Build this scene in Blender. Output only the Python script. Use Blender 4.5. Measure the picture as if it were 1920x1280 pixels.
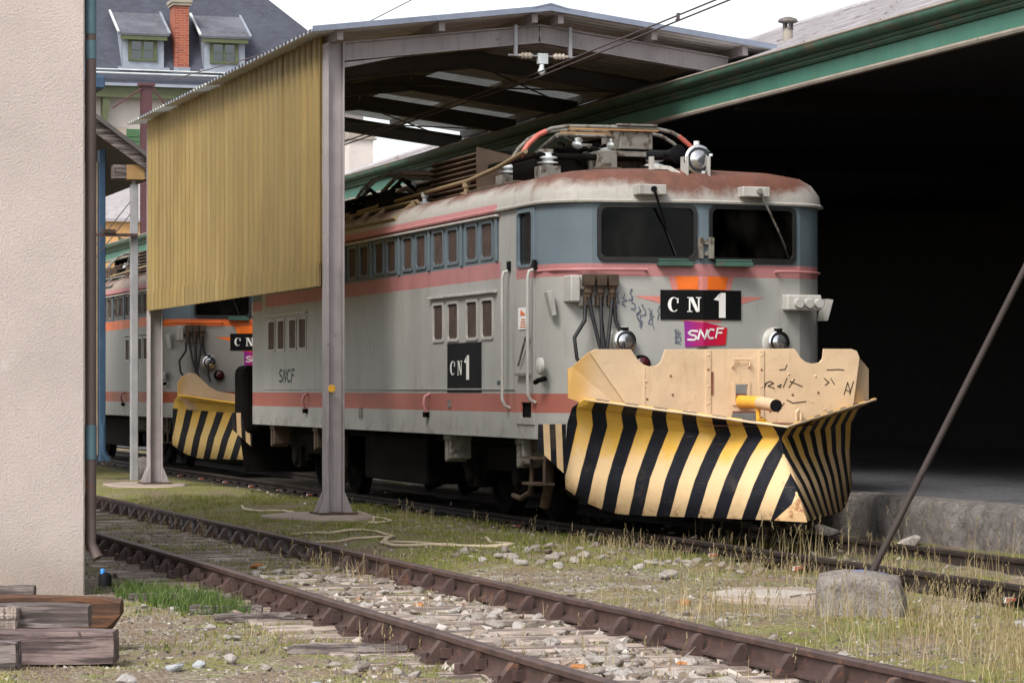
import bpy, bmesh, math, random
import numpy as np
from mathutils import Vector, Matrix, noise
from mathutils.geometry import tessellate_polygon
R = math.radians
random.seed(7)
rng = np.random.default_rng(11)
scene = bpy.context.scene
for o in list(bpy.data.objects): bpy.data.objects.remove(o)
COL = scene.collection

# ------------------------------------------------------------------ camera
THETA = math.atan(1704 / 5300)
cam = bpy.data.cameras.new('camera'); cam_ob = bpy.data.objects.new('camera', cam); COL.objects.link(cam_ob)
cam.sensor_fit = 'HORIZONTAL'; cam.sensor_width = 36.0; cam.lens = 5300 / 1920 * 36
cam.shift_y = 90 / 1920
cam.clip_start = 0.5; cam.clip_end = 2000
cam_ob.location = (0, 0, 1.55); cam_ob.rotation_euler = (R(90), 0, -THETA)
scene.camera = cam_ob

# ------------------------------------------------------------------ sky, sun, exposure
SUN_AZ, SUN_EL = R(232), R(48)      # compass angle from +Y clockwise: behind the camera, to its left
world = bpy.data.worlds.new('World'); scene.world = world; world.use_nodes = True
wn = world.node_tree.nodes; wl = world.node_tree.links
bg = wn['Background']
sky = wn.new('ShaderNodeTexSky'); sky.sky_type = 'NISHITA'; sky.sun_disc = False
sky.sun_elevation = SUN_EL; sky.sun_rotation = SUN_AZ
sky.air_density = 1.0; sky.dust_density = 6.0; sky.ozone_density = 1.0; sky.altitude = 1100
hs = wn.new('ShaderNodeHueSaturation'); hs.inputs['Saturation'].default_value = 0.22
wl.new(sky.outputs[0], hs.inputs['Color']); wl.new(hs.outputs[0], bg.inputs['Color'])
bg.inputs['Strength'].default_value = 0.13
sun = bpy.data.lights.new('sun', 'SUN'); sun_ob = bpy.data.objects.new('sun', sun); COL.objects.link(sun_ob)
sun.energy = 1.3; sun.angle = R(22); sun.color = (1.0, 0.94, 0.86)
sd = Vector((math.sin(SUN_AZ) * math.cos(SUN_EL), math.cos(SUN_AZ) * math.cos(SUN_EL), math.sin(SUN_EL)))
sun_ob.rotation_euler = sd.to_track_quat('Z', 'Y').to_euler(); sun_ob.location = (-20, -20, 40)
scene.view_settings.view_transform = 'Standard'; scene.view_settings.look = 'None'
scene.view_settings.exposure = 1.12; scene.view_settings.gamma = 1.0

# ------------------------------------------------------------------ node helpers
class NT:
    def __init__(s, name):
        s.m = bpy.data.materials.new(name); s.m.use_nodes = True
        s.t = s.m.node_tree; s.n = s.t.nodes; s.l = s.t.links
        s.b = s.n['Principled BSDF']; s.out = s.n['Material Output']
    def set(s, inp, v):
        i = s.b.inputs[inp]
        if hasattr(v, 'is_output'): s.l.new(v, i)
        else: i.default_value = v
    def _in(s, sock, v):
        if hasattr(v, 'is_output'): s.l.new(v, sock)
        elif isinstance(v, (tuple, list)) and len(v) == 3 and sock.type == 'RGBA': sock.default_value = (*v, 1)
        else: sock.default_value = v
    def coord(s, kind='Object', rnd=True, scale=None):
        c = s.n.new('ShaderNodeTexCoord').outputs[kind]
        if rnd:
            oi = s.n.new('ShaderNodeObjectInfo'); mu = s.math('MULTIPLY', oi.outputs['Random'], 37.0)
            va = s.n.new('ShaderNodeVectorMath'); va.operation = 'ADD'; s.l.new(c, va.inputs[0]); s.l.new(mu, va.inputs[1]); c = va.outputs[0]
        if scale: c = s.map(c, scale)
        return c
    def map(s, c, scale, rot=(0, 0, 0)):
        m = s.n.new('ShaderNodeMapping'); s.l.new(c, m.inputs['Vector']); m.inputs['Scale'].default_value = scale; m.inputs['Rotation'].default_value = rot
        return m.outputs[0]
    def math(s, op, a, b=0.0, c=0.0, clamp=False):
        m = s.n.new('ShaderNodeMath'); m.operation = op; m.use_clamp = clamp
        for i, v in enumerate((a, b, c)): s._in(m.inputs[i], v)
        return m.outputs[0]
    def noise(s, c, scale, detail=4, rough=.55, col=False):
        m = s.n.new('ShaderNodeTexNoise'); s.l.new(c, m.inputs['Vector']); m.inputs['Scale'].default_value = scale
        m.inputs['Detail'].default_value = detail; m.inputs['Roughness'].default_value = rough
        return m.outputs['Color' if col else 'Fac']
    def voro(s, c, scale, out='Distance'):
        m = s.n.new('ShaderNodeTexVoronoi'); s.l.new(c, m.inputs['Vector']); m.inputs['Scale'].default_value = scale
        return m.outputs[out]
    def ramp(s, f, stops, interp='LINEAR'):
        m = s.n.new('ShaderNodeValToRGB'); m.color_ramp.interpolation = interp; s._in(m.inputs[0], f)
        e = m.color_ramp.elements
        while len(e) < len(stops): e.new(.5)
        for k, (p, c) in zip(e, stops):
            k.position = p; k.color = (*c, 1) if len(c) == 3 else c
        return m.outputs[0]
    def step(s, v, a, b):      # 0 below a, 1 above b
        m = s.n.new('ShaderNodeMapRange'); s._in(m.inputs['Value'], v); m.inputs['From Min'].default_value = a; m.inputs['From Max'].default_value = b
        m.interpolation_type = 'SMOOTHSTEP'
        return m.outputs[0]
    def band(s, v, a, b, e=.004):
        return s.math('MULTIPLY', s.step(v, a - e, a + e), s.math('SUBTRACT', 1.0, s.step(v, b - e, b + e)))
    def mix(s, f, a, b, mode='MIX'):
        m = s.n.new('ShaderNodeMix'); m.data_type = 'RGBA'; m.blend_type = mode
        s._in(m.inputs[0], f); s._in(m.inputs[6], a); s._in(m.inputs[7], b)
        return m.outputs[2]
    def sep(s, c):
        m = s.n.new('ShaderNodeSeparateXYZ'); s.l.new(c, m.inputs[0]); return m.outputs
    def bump(s, h, strength=.3, dist=.01):
        m = s.n.new('ShaderNodeBump'); m.inputs['Strength'].default_value = strength; m.inputs['Distance'].default_value = dist
        s.l.new(h, m.inputs['Height']); s.l.new(m.outputs[0], s.b.inputs['Normal'])

def lum(c, k): return tuple(max(0, min(1, x * k)) for x in c)
def mat(name, col, rough=.6, metal=0., var=.18, scale=4., bump=.15, bscale=70., dirt=None, streak=None, spec=.4, stretch=(1, 1, 1)):
    t = NT(name); c = t.coord('Object', True)
    cs = t.map(c, stretch) if stretch != (1, 1, 1) else c
    n = t.noise(cs, scale, 5, .6)
    base = t.ramp(n, [(.28, lum(col, 1 - var)), (.72, lum(col, 1 + var))])
    if streak:
        sc, amt = streak
        n2 = t.noise(t.map(c, (9, 9, .5)), 1.6, 4, .6)
        base = t.mix(t.math('MULTIPLY', t.step(n2, .48, .75), amt), base, sc)
    if dirt:
        dc, lo, dscale = dirt
        n3 = t.noise(c, dscale, 6, .68)
        base = t.mix(t.step(n3, lo, lo + .12), base, dc)
    t.set('Base Color', base); t.set('Roughness', rough); t.set('Metallic', metal); t.set('Specular IOR Level', spec)
    if bump: t.bump(t.noise(cs, bscale, 4, .6), bump, .006)
    return t.m

# ------------------------------------------------------------------ mesh helpers
class MB:
    def __init__(s): s.v = []; s.f = []; s.uv = None
    def add(s, vs, fs):
        o = len(s.v); s.v += [tuple(p) for p in vs]; s.f += [tuple(i + o for i in q) for q in fs]; return s
    def quad(s, *p): return s.add(p, [tuple(range(len(p)))])
    def box(s, x0, x1, y0, y1, z0, z1):
        return s.add([(x0, y0, z0), (x1, y0, z0), (x1, y1, z0), (x0, y1, z0), (x0, y0, z1), (x1, y0, z1), (x1, y1, z1), (x0, y1, z1)],
                     [(0, 3, 2, 1), (4, 5, 6, 7), (0, 1, 5, 4), (1, 2, 6, 5), (2, 3, 7, 6), (3, 0, 4, 7)])
    def beam(s, p0, p1, w, h, up=(0, 0, 1)):
        p0 = Vector(p0); p1 = Vector(p1); d = (p1 - p0).normalized(); u = Vector(up)
        a = d.cross(u).normalized() * w / 2; b = a.cross(d).normalized() * h / 2
        vs = [p + i * a + j * b for p in (p0, p1) for i, j in ((-1, -1), (1, -1), (1, 1), (-1, 1))]
        return s.add(vs, [(0, 1, 2, 3), (7, 6, 5, 4), (0, 4, 5, 1), (1, 5, 6, 2), (2, 6, 7, 3), (3, 7, 4, 0)])
    def tube(s, pts, r, n=8, cap=True):
        pts = [Vector(p) for p in pts]; rs = r if isinstance(r, (list, tuple)) else [r] * len(pts)
        o = len(s.v); prev = None
        for i, p in enumerate(pts):
            d = (pts[min(i + 1, len(pts) - 1)] - pts[max(i - 1, 0)]).normalized()
            if prev is None:
                a = d.cross(Vector((0, 0, 1)) if abs(d.z) < .9 else Vector((1, 0, 0))).normalized()
            else:
                a = (prev - d * prev.dot(d)).normalized()
            prev = a; b = d.cross(a)
            for k in range(n):
                t = 2 * math.pi * k / n; s.v.append(tuple(p + (a * math.cos(t) + b * math.sin(t)) * rs[i]))
        for i in range(len(pts) - 1):
            for k in range(n):
                s.f.append((o + i * n + k, o + i * n + (k + 1) % n, o + (i + 1) * n + (k + 1) % n, o + (i + 1) * n + k))
        if cap:
            s.f.append(tuple(o + k for k in range(n))[::-1]); e = o + (len(pts) - 1) * n; s.f.append(tuple(e + k for k in range(n)))
        return s
    def lathe(s, org, ax, prof, n=16):
        org = Vector(org); ax = Vector(ax).normalized()
        return s.tube_prof(org, ax, prof, n)
    def tube_prof(s, org, ax, prof, n):
        a = ax.cross(Vector((0, 0, 1)) if abs(ax.z) < .9 else Vector((1, 0, 0))).normalized(); b = ax.cross(a); o = len(s.v)
        for t, r in prof:
            for k in range(n):
                q = 2 * math.pi * k / n; s.v.append(tuple(org + ax * t + (a * math.cos(q) + b * math.sin(q)) * max(r, .0005)))
        for i in range(len(prof) - 1):
            for k in range(n): s.f.append((o + i * n + k, o + i * n + (k + 1) % n, o + (i + 1) * n + (k + 1) % n, o + (i + 1) * n + k))
        s.f.append(tuple(o + k for k in range(n))[::-1]); e = o + (len(prof) - 1) * n; s.f.append(tuple(e + k for k in range(n)))
        return s
    def prism(s, poly, m0, m1):      # poly: 2D points, m0 / m1 map a 2D point to 3D
        n = len(poly); o = len(s.v); s.v += [tuple(m0(*p)) for p in poly] + [tuple(m1(*p)) for p in poly]
        s.f.append(tuple(range(o, o + n))[::-1]); s.f.append(tuple(range(o + n, o + 2 * n)))
        for i in range(n): s.f.append((o + i, o + (i + 1) % n, o + n + (i + 1) % n, o + n + i))
        return s
    def grid(s, rows, close=False):
        o = len(s.v); m = len(rows[0])
        for r in rows: s.v += [tuple(p) for p in r]
        for i in range(len(rows) - 1):
            for k in range(m if close else m - 1): s.f.append((o + i * m + k, o + i * m + (k + 1) % m, o + (i + 1) * m + (k + 1) % m, o + (i + 1) * m + k))
        return s
    def holed(s, outline, holes, m0, m1):     # a plate with holes between two maps of the plane
        loops = [outline] + holes
        tris = tessellate_polygon([[Vector((p[0], p[1], 0)) for p in L] for L in loops])
        flat = [p for L in loops for p in L]; n = len(flat); o = len(s.v)
        s.v += [tuple(m0(*p)) for p in flat] + [tuple(m1(*p)) for p in flat]
        for t in tris: s.f.append(tuple(o + i for i in t)); s.f.append(tuple(o + n + i for i in t)[::-1])
        k = 0
        for L in loops:
            for i in range(len(L)):
                a, b = o + k + i, o + k + (i + 1) % len(L); s.f.append((a, b, b + n, a + n))
            k += len(L)
        return s
    def mesh(s, name, off=(0, 0, 0), smooth=None):
        me = bpy.data.meshes.new(name)
        v = s.v if off == (0, 0, 0) else [(p[0] - off[0], p[1] - off[1], p[2] - off[2]) for p in s.v]
        me.from_pydata(v, [], s.f)
        bm = bmesh.new(); bm.from_mesh(me); bmesh.ops.recalc_face_normals(bm, faces=bm.faces); bm.to_mesh(me); bm.free()
        if smooth is not None:
            for p in me.polygons: p.use_smooth = True
            me.set_sharp_from_angle(angle=R(smooth))
        return me
    def build(s, name, m, parent=None, smooth=None, bevel=0, seg=1, local=False):
        off = (0, 0, 0)
        if parent is not None and not local:
            p = parent
            while p.parent: p = p.parent
            off = tuple(p.location)
        return link(name, s.mesh(name, off, smooth), m, parent, bevel, seg)

def link(name, me, m, parent=None, bevel=0, seg=1):
    o = bpy.data.objects.new(name, me); COL.objects.link(o); o.parent = parent
    if m is not None and not me.materials: me.materials.append(m)
    if bevel:
        b = o.modifiers.new('bevel', 'BEVEL'); b.width = bevel; b.segments = seg; b.limit_method = 'ANGLE'; b.angle_limit = R(35)
    return o
def tag(o, label=None, cat=None, group=None, kind=None):
    if label: o['label'] = label
    if cat: o['category'] = cat
    if group: o['group'] = group
    if kind: o['kind'] = kind
    return o
def thing(name, label, cat, loc=(0, 0, 0), group=None, kind=None):
    o = bpy.data.objects.new(name, None); COL.objects.link(o); o.location = loc; o.empty_display_size = .1
    return tag(o, label, cat, group, kind)
def copy_part(o, parent, loc=None, rot=None):
    c = o.copy(); COL.objects.link(c); c.parent = parent
    if loc is not None: c.location = loc
    if rot is not None: c.rotation_euler = rot
    for ch in o.children: copy_part(ch, c)
    return c
def rrect(x0, x1, z0, z1, r, n=4):
    out = []
    for cx, cz, a in ((x1 - r, z1 - r, 0), (x0 + r, z1 - r, 90), (x0 + r, z0 + r, 180), (x1 - r, z0 + r, 270)):
        for k in range(n + 1):
            t = R(a + 90 * k / n); out.append((cx + r * math.cos(t), cz + r * math.sin(t)))
    return out
def fbm(x, y, z=0, oct=4): return noise.fractal(Vector((x, y, z)), 1.0, 2.0, oct)
# ------------------------------------------------------------------ materials
def paint_loco(name, grey, belt, low, blue):
    t = NT(name); c = t.coord('Object', False); x, y, z = t.sep(c)
    n = t.noise(c, 1.6, 5, .6); st = t.noise(t.map(c, (3.2, 3.2, .45)), 1.7, 7, .68); fine = t.noise(c, 22, 4, .7)
    base = t.ramp(n, [(.25, lum(grey, .86)), (.75, lum(grey, 1.08))])
    zoneA = t.math('SUBTRACT', 1.0, t.step(y, 1.296, 1.304)); zoneA2 = t.step(y, 12.896, 12.904)
    zoneC = t.band(y, 1.9, 12.62)
    cab = t.math('ADD', zoneA, zoneA2)
    bl = t.ramp(n, [(.2, lum(blue, .8)), (.8, lum(blue, 1.25))])
    bt = t.ramp(t.noise(c, 2.3, 4), [(.25, lum(belt, .85)), (.75, lum(belt, 1.12))])
    lw = t.ramp(t.noise(t.map(c, (1, .6, 1)), 1.1, 4), [(.25, lum(low, .78)), (.75, lum(low, 1.15))])
    base = t.mix(t.math('MULTIPLY', cab, t.step(z, 2.776, 2.784)), base, bl)
    base = t.mix(t.math('MULTIPLY', cab, t.band(z, 2.655, 2.78)), base, bt)
    base = t.mix(t.math('MULTIPLY', zoneC, t.band(z, 2.86, 3.34)), base, bl)
    base = t.mix(t.math('MULTIPLY', t.band(y, 1.84, 12.68), t.math('ADD', t.band(z, 2.69, 2.86), t.band(z, 3.34, 3.47))), base, bt)
    base = t.mix(t.band(z, 1.32, 1.51), base, lw)
    base = t.mix(t.math('MULTIPLY', t.step(st, .5, .78), .42), base, (.12, .10, .08))
    base = t.mix(t.math('MULTIPLY', t.step(fine, .62, .8), .25), base, (.12, .09, .07))
    low_d = t.math('SUBTRACT', 1.0, t.step(z, 1.05, 1.35))
    base = t.mix(t.math('MULTIPLY', low_d, t.math('MULTIPLY', t.step(t.noise(c, 5, 5, .7), .42, .7), .6)), base, (.11, .08, .06))
    ru = t.noise(t.map(c, (5, 5, 1.2)), 2.2, 6, .75)
    base = t.mix(t.math('MULTIPLY', t.step(ru, .66, .76), .75), base, (.16, .06, .03))
    t.set('Base Color', base); t.set('Roughness', t.math('MULTIPLY_ADD', n, .25, .38)); t.set('Specular IOR Level', .4)
    t.bump(t.math('ADD', t.noise(t.map(c, (1, 1, .6)), 2.4, 3), t.math('MULTIPLY', fine, .12)), .3, .025)
    return t.m
def paint_roof(name, white, rust):
    t = NT(name); c = t.coord('Object', False); x, y, z = t.sep(c)
    n = t.noise(t.map(c, (1.6, 1.6, 1.6)), 2.0, 8, .62); n2 = t.noise(c, 18, 6, .75); big = t.noise(c, .9, 3, .5)
    w = t.ramp(n2, [(.3, lum(white, .8)), (.7, lum(white, 1.05))])
    endw = t.math('SUBTRACT', 1.0, t.step(y, .35, 1.6))
    zz = t.math('ADD', z, t.math('MULTIPLY', t.math('SUBTRACT', n, .5), .34))
    zz = t.math('ADD', zz, t.math('MULTIPLY', t.math('SUBTRACT', n2, .5), .12))
    zz = t.math('ADD', zz, t.math('MULTIPLY', endw, .05))
    r = t.ramp(t.noise(c, 5, 5, .7), [(.25, lum(rust, .6)), (.7, lum(rust, 1.35))])
    cx_ = t.math('SUBTRACT', 1.0, t.step(t.math('ABSOLUTE', t.math('SUBTRACT', x, .2)), .3, 1.15))
    zz = t.math('ADD', zz, t.math('MULTIPLY', t.math('MULTIPLY', cx_, endw), .09))
    base = t.mix(t.step(zz, 3.54, 3.69), w, r)
    base = t.mix(t.math('MULTIPLY', t.band(y, 1.9, 12.6), t.math('SUBTRACT', 1.0, t.step(z, 3.455, 3.465))), base, (.44, .19, .19))
    base = t.mix(t.math('MULTIPLY', t.step(t.noise(t.map(c, (8, 8, .6)), 1.6, 5, .65), .52, .8), .4), base, (.17, .12, .08))
    t.set('Base Color', base); t.set('Roughness', .7); t.bump(n2, .2, .006)
    return t.m
def striped(name, yel, blk, pale, curl_plain=False):
    # hazard stripes printed along the blade's own UV; the upper part is freshly yellow, the lower has bleached
    t = NT(name); uv = t.n.new('ShaderNodeUVMap').outputs[0]; u, v, _ = t.sep(uv); c = t.coord('Object', False)
    w = t.math('ADD', u, t.math('MULTIPLY', t.math('SUBTRACT', t.noise(c, 9, 3), .5), .03))
    fr = t.math('FRACT', w)
    s = t.band(fr, .28, .76, .012)
    if curl_plain: s = t.math('MULTIPLY', s, t.step(v, .0, .01))
    n = t.noise(c, 2.4, 5, .65)
    y1 = t.mix(t.step(t.math('ADD', v, t.math('MULTIPLY', t.math('SUBTRACT', n, .5), 1.1)), -.02, .38), yel, pale)
    y1 = t.mix(t.math('MULTIPLY', t.step(t.noise(t.map(c, (6, 6, 1)), 2.2, 6, .75), .6, .74), .55), y1, (.33, .11, .02))
    y1 = t.mix(t.math('MULTIPLY', t.step(v, .86, 1.0), t.math('MULTIPLY', t.step(t.noise(c, 16, 5, .75), .5, .62), .7)), y1, (.24, .075, .02))
    b1 = t.ramp(t.noise(c, 6, 5, .7), [(.3, lum(blk, .7)), (.8, lum(blk, 1.7))])
    base = t.mix(s, y1, b1)
    chip = t.noise(c, 26, 5, .8)
    base = t.mix(t.math('MULTIPLY', t.step(chip, .68, .74), .8), base, (.09, .035, .015))
    base = t.mix(t.math('MULTIPLY', t.step(n, .5, .8), .35), base, (.2, .15, .1))
    scr = t.noise(t.map(c, (3, 3, 40)), 1.3, 5, .7)
    base = t.mix(t.math('MULTIPLY', t.step(scr, .62, .72), .35), base, (.30, .24, .17))
    t.set('Base Color', base); t.set('Roughness', .65); t.set('Specular IOR Level', .18); t.bump(t.math('ADD', t.noise(c, 9, 5, .7), t.math('MULTIPLY', t.noise(c, 2.2, 3), 2.0)), .3, .02)
    return t.m
def glassy(name, tint=(.3, .32, .3), gl=.14):
    t = NT(name); n = t.n; l = t.l
    tr = n.new('ShaderNodeBsdfTransparent'); tr.inputs[0].default_value = (*tint, 1)
    g = n.new('ShaderNodeBsdfGlossy'); g.inputs['Roughness'].default_value = .06; g.inputs['Color'].default_value = (.8, .85, .85, 1)
    d = n.new('ShaderNodeBsdfDiffuse'); d.inputs['Color'].default_value = (.10, .09, .075, 1)
    c = t.coord('Object', True); du = t.math('MULTIPLY', t.step(t.noise(t.map(c, (1, 1, .5)), 3.0, 5, .6), .35, .8), .10)
    m0 = n.new('ShaderNodeMixShader'); l.new(du, m0.inputs[0]); l.new(tr.outputs[0], m0.inputs[1]); l.new(d.outputs[0], m0.inputs[2])
    m = n.new('ShaderNodeMixShader'); lw = n.new('ShaderNodeLayerWeight'); lw.inputs[0].default_value = .25
    l.new(t.math('MULTIPLY_ADD', lw.outputs['Fresnel'], .3, gl - .135), m.inputs[0]); l.new(m0.outputs[0], m.inputs[1]); l.new(g.outputs[0], m.inputs[2])
    l.new(m.outputs[0], t.out.inputs[0]); return t.m
def grille(name, col, wire, k=16., ax=(1, 2)):
    t = NT(name); c = t.coord('Object', False); s = t.sep(c); a, b = s[ax[0]], s[ax[1]]
    p = t.math('FRACT', t.math('MULTIPLY', t.math('ADD', a, b), k)); q = t.math('FRACT', t.math('MULTIPLY', t.math('SUBTRACT', a, b), k))
    w = t.math('MAXIMUM', t.math('LESS_THAN', p, .3), t.math('LESS_THAN', q, .3))
    n = t.noise(t.coord('Object', True), 8, 4, .7)
    t.set('Base Color', t.mix(w, t.ramp(n, [(.3, lum(col, .6)), (.7, lum(col, 1.5))]), t.ramp(n, [(.3, lum(wire, .6)), (.7, lum(wire, 1.4))]))); t.set('Roughness', .8); t.bump(w, .6, .01)
    return t.m
def wood(name, col, dark, rough=.85, ax=0):
    t = NT(name); c = t.coord('Object', True); st = [14, 14, 14]; st[ax] = .8
    g = t.noise(t.map(c, tuple(st)), 2.2, 6, .7); n = t.noise(c, 2.2, 5, .65)
    base = t.ramp(g, [(.36, lum(dark, .6)), (.46, dark), (.54, lum(col, .8)), (.72, lum(col, 1.25))])
    base = t.mix(t.math('MULTIPLY', t.step(n, .45, .66), .75), base, lum(dark, 1.4))
    base = t.mix(t.step(t.noise(c, 7, 6, .75), .63, .68), base, lum(dark, .7))
    t.set('Base Color', base); t.set('Roughness', rough); t.bump(g, .8, .012); return t.m
def mk_ground():
    t = NT('ground_soil'); c = t.coord('Object', False); x, y, z = t.sep(c)
    big = t.noise(c, .55, 5, .6); mid = t.noise(c, 2.3, 6, .68); fine = t.noise(c, 24, 5, .75); cell = t.voro(c, 34, 'Color'); cd = t.voro(c, 34)
    sp = t.sep(cell)[0]
    grav = t.ramp(sp, [(0, (.12, .10, .085)), (.4, (.27, .235, .20)), (.8, (.40, .355, .31)), (1, (.58, .54, .50))])
    soil = t.ramp(fine, [(.25, (.11, .08, .058)), (.55, (.25, .19, .14)), (.8, (.42, .33, .25))])
    base = t.mix(t.step(mid, .42, .6), soil, grav)
    moss = t.ramp(fine, [(.25, (.10, .115, .024)), (.6, (.23, .235, .06)), (.85, (.34, .32, .11))])
    strip = t.band(x, 6.5, 9.3, .5)
    fine2 = t.noise(c, 60, 4, .8)
    base = t.mix(t.math('MULTIPLY', t.step(fine2, .53, .64), .4), base, (.09, .075, .06))
    gm = t.step(t.math('ADD', t.math('ADD', mid, t.math('MULTIPLY', big, .7)), t.math('MULTIPLY', strip, .09)), .81, .99)
    bare = t.math('MULTIPLY', t.band(x, 6.55, 8.0, .45), t.band(y, 17.0, 22.6, 1.0))
    gm = t.math('MULTIPLY', gm, t.math('SUBTRACT', 1.0, t.math('MULTIPLY', bare, t.step(mid, .36, .6))))
    base = t.mix(t.math('MULTIPLY', gm, .85), base, moss)
    dry = t.step(t.noise(t.map(c, (1, 1, 1)), 1.4, 5, .7), .5, .68)
    base = t.mix(t.math('MULTIPLY', dry, .5), base, t.ramp(fine, [(.3, (.17, .125, .06)), (.7, (.36, .27, .14))]))
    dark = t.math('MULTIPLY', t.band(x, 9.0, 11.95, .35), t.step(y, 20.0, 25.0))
    base = t.mix(t.math('MULTIPLY', dark, .93), base, t.ramp(fine, [(.3, (.008, .007, .006)), (.7, (.024, .019, .016))]))   # shade beneath the locos, painted into the ground colour
    t.set('Base Color', base); t.set('Roughness', .95); t.set('Specular IOR Level', .2)
    t.bump(t.math('ADD', t.math('MULTIPLY', cd, -1.0), fine), .9, .025); return t.m
def island_mat(name, stops, rough=.85, bump=True, transl=0):
    t = NT(name); g = t.n.new('ShaderNodeNewGeometry'); c = t.coord('Object', True)
    col = t.ramp(g.outputs['Random Per Island'], stops)
    if bump:
        n = t.noise(c, 45, 4, .7); col = t.mix(t.math('MULTIPLY', t.step(n, .45, .75), .4), col, (.10, .08, .06)); t.bump(n, .4, .01)
    t.set('Base Color', col); t.set('Roughness', rough); t.set('Specular IOR Level', .25)
    if transl:
        d = t.n.new('ShaderNodeBsdfTranslucent'); t.l.new(col, d.inputs[0]); m = t.n.new('ShaderNodeMixShader'); m.inputs[0].default_value = transl
        t.l.new(t.b.outputs[0], m.inputs[1]); t.l.new(d.outputs[0], m.inputs[2]); t.l.new(m.outputs[0], t.out.inputs[0])
    return t.m
def rendered(name, col, k=26, amt=.9):
    t = NT(name); c = t.coord('Object', False); n = t.noise(c, k, 8, .72); b = t.noise(c, .8, 4, .6)
    base = t.ramp(b, [(.3, lum(col, .84)), (.7, lum(col, 1.06))])
    base = t.mix(t.math('MULTIPLY', t.step(n, .55, .72), .3), base, lum(col, .6))
    base = t.mix(t.math('MULTIPLY', t.step(t.noise(c, 2.4, 4), .62, .7), .3), base, (.75, .7, .66))
    z = t.sep(c)[2]
    base = t.mix(t.math('MULTIPLY', t.math('SUBTRACT', 1.0, t.step(t.math('ADD', z, t.math('MULTIPLY', b, .5)), .15, .75)), .5), base, (.22, .17, .12))
    t.set('Base Color', base); t.set('Roughness', .95); t.bump(n, amt, .035); return t.m
def transl(name, col):
    t = NT(name); c = t.coord('Object', False); base = t.ramp(t.noise(c, 2.0, 5, .65), [(.3, lum(col, .7)), (.7, col)]); t.set('Base Color', base); t.set('Roughness', .6)
    d = t.n.new('ShaderNodeBsdfTranslucent'); t.l.new(base, d.inputs[0]); m = t.n.new('ShaderNodeMixShader'); m.inputs[0].default_value = .16
    t.l.new(t.b.outputs[0], m.inputs[1]); t.l.new(d.outputs[0], m.inputs[2]); t.l.new(m.outputs[0], t.out.inputs[0]); return t.m
def fibre():
    t = NT('yellow_corrugated_plastic'); c = t.coord('Object', False); n = t.noise(t.map(c, (2, 2, .35)), 1.7, 5, .65); f = t.noise(t.map(c, (1, 14, .4)), 1.2, 4)
    oi = t.n.new('ShaderNodeObjectInfo')
    base = t.ramp(n, [(.25, (.34, .235, .085)), (.6, (.48, .34, .125)), (.85, (.58, .45, .22))])
    base = t.mix(t.math('MULTIPLY', t.step(f, .4, .7), .35), base, (.62, .47, .20))
    base = t.mix(t.math('MULTIPLY', oi.outputs['Random'], .4), base, (.34, .26, .12))
    base = t.mix(t.math('MULTIPLY', t.step(t.noise(t.map(c, (4, 4, .3)), 1.3, 6, .7), .56, .8), .4), base, (.16, .10, .04))
    t.set('Base Color', base); t.set('Roughness', .5)
    d = t.n.new('ShaderNodeBsdfTranslucent'); t.l.new(base, d.inputs[0]); m = t.n.new('ShaderNodeMixShader'); m.inputs[0].default_value = .42
    t.l.new(t.b.outputs[0], m.inputs[1]); t.l.new(d.outputs[0], m.inputs[2]); t.l.new(m.outputs[0], t.out.inputs[0]); return t.m
def rockm(name, stops):
    t = NT(name); oi = t.n.new('ShaderNodeObjectInfo'); c = t.coord('Object', True); n = t.noise(c, 1.8, 6, .7); f = t.noise(c, 7, 5, .75)
    col = t.ramp(oi.outputs['Random'], stops); col = t.mix(t.math('MULTIPLY', t.step(n, .45, .72), .5), col, (.22, .175, .14)); col = t.mix(t.math('MULTIPLY', t.step(f, .55, .75), .4), col, (.62, .59, .56))
    t.set('Base Color', col); t.set('Roughness', .95); t.set('Specular IOR Level', .2); t.bump(f, .7, .15); return t.m
def brickm():
    t = NT('red_chimney_brick'); c = t.coord('Object', False); x, y, z = t.sep(c)
    cb = t.n.new('ShaderNodeCombineXYZ'); t.l.new(t.math('ADD', x, y), cb.inputs[0]); t.l.new(z, cb.inputs[1])
    b = t.n.new('ShaderNodeTexBrick'); t.l.new(cb.outputs[0], b.inputs['Vector']); b.inputs['Scale'].default_value = 1.0; b.inputs['Brick Width'].default_value = .22; b.inputs['Row Height'].default_value = .07; b.inputs['Mortar Size'].default_value = .009
    b.inputs['Color1'].default_value = (.36, .085, .045, 1); b.inputs['Color2'].default_value = (.24, .05, .03, 1); b.inputs['Mortar'].default_value = (.30, .18, .13, 1)
    t.set('Base Color', t.mix(t.math('MULTIPLY', t.step(t.noise(c, 3, 5, .7), .5, .7), .4), b.outputs['Color'], (.10, .035, .025))); t.set('Roughness', .9); return t.m
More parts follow.
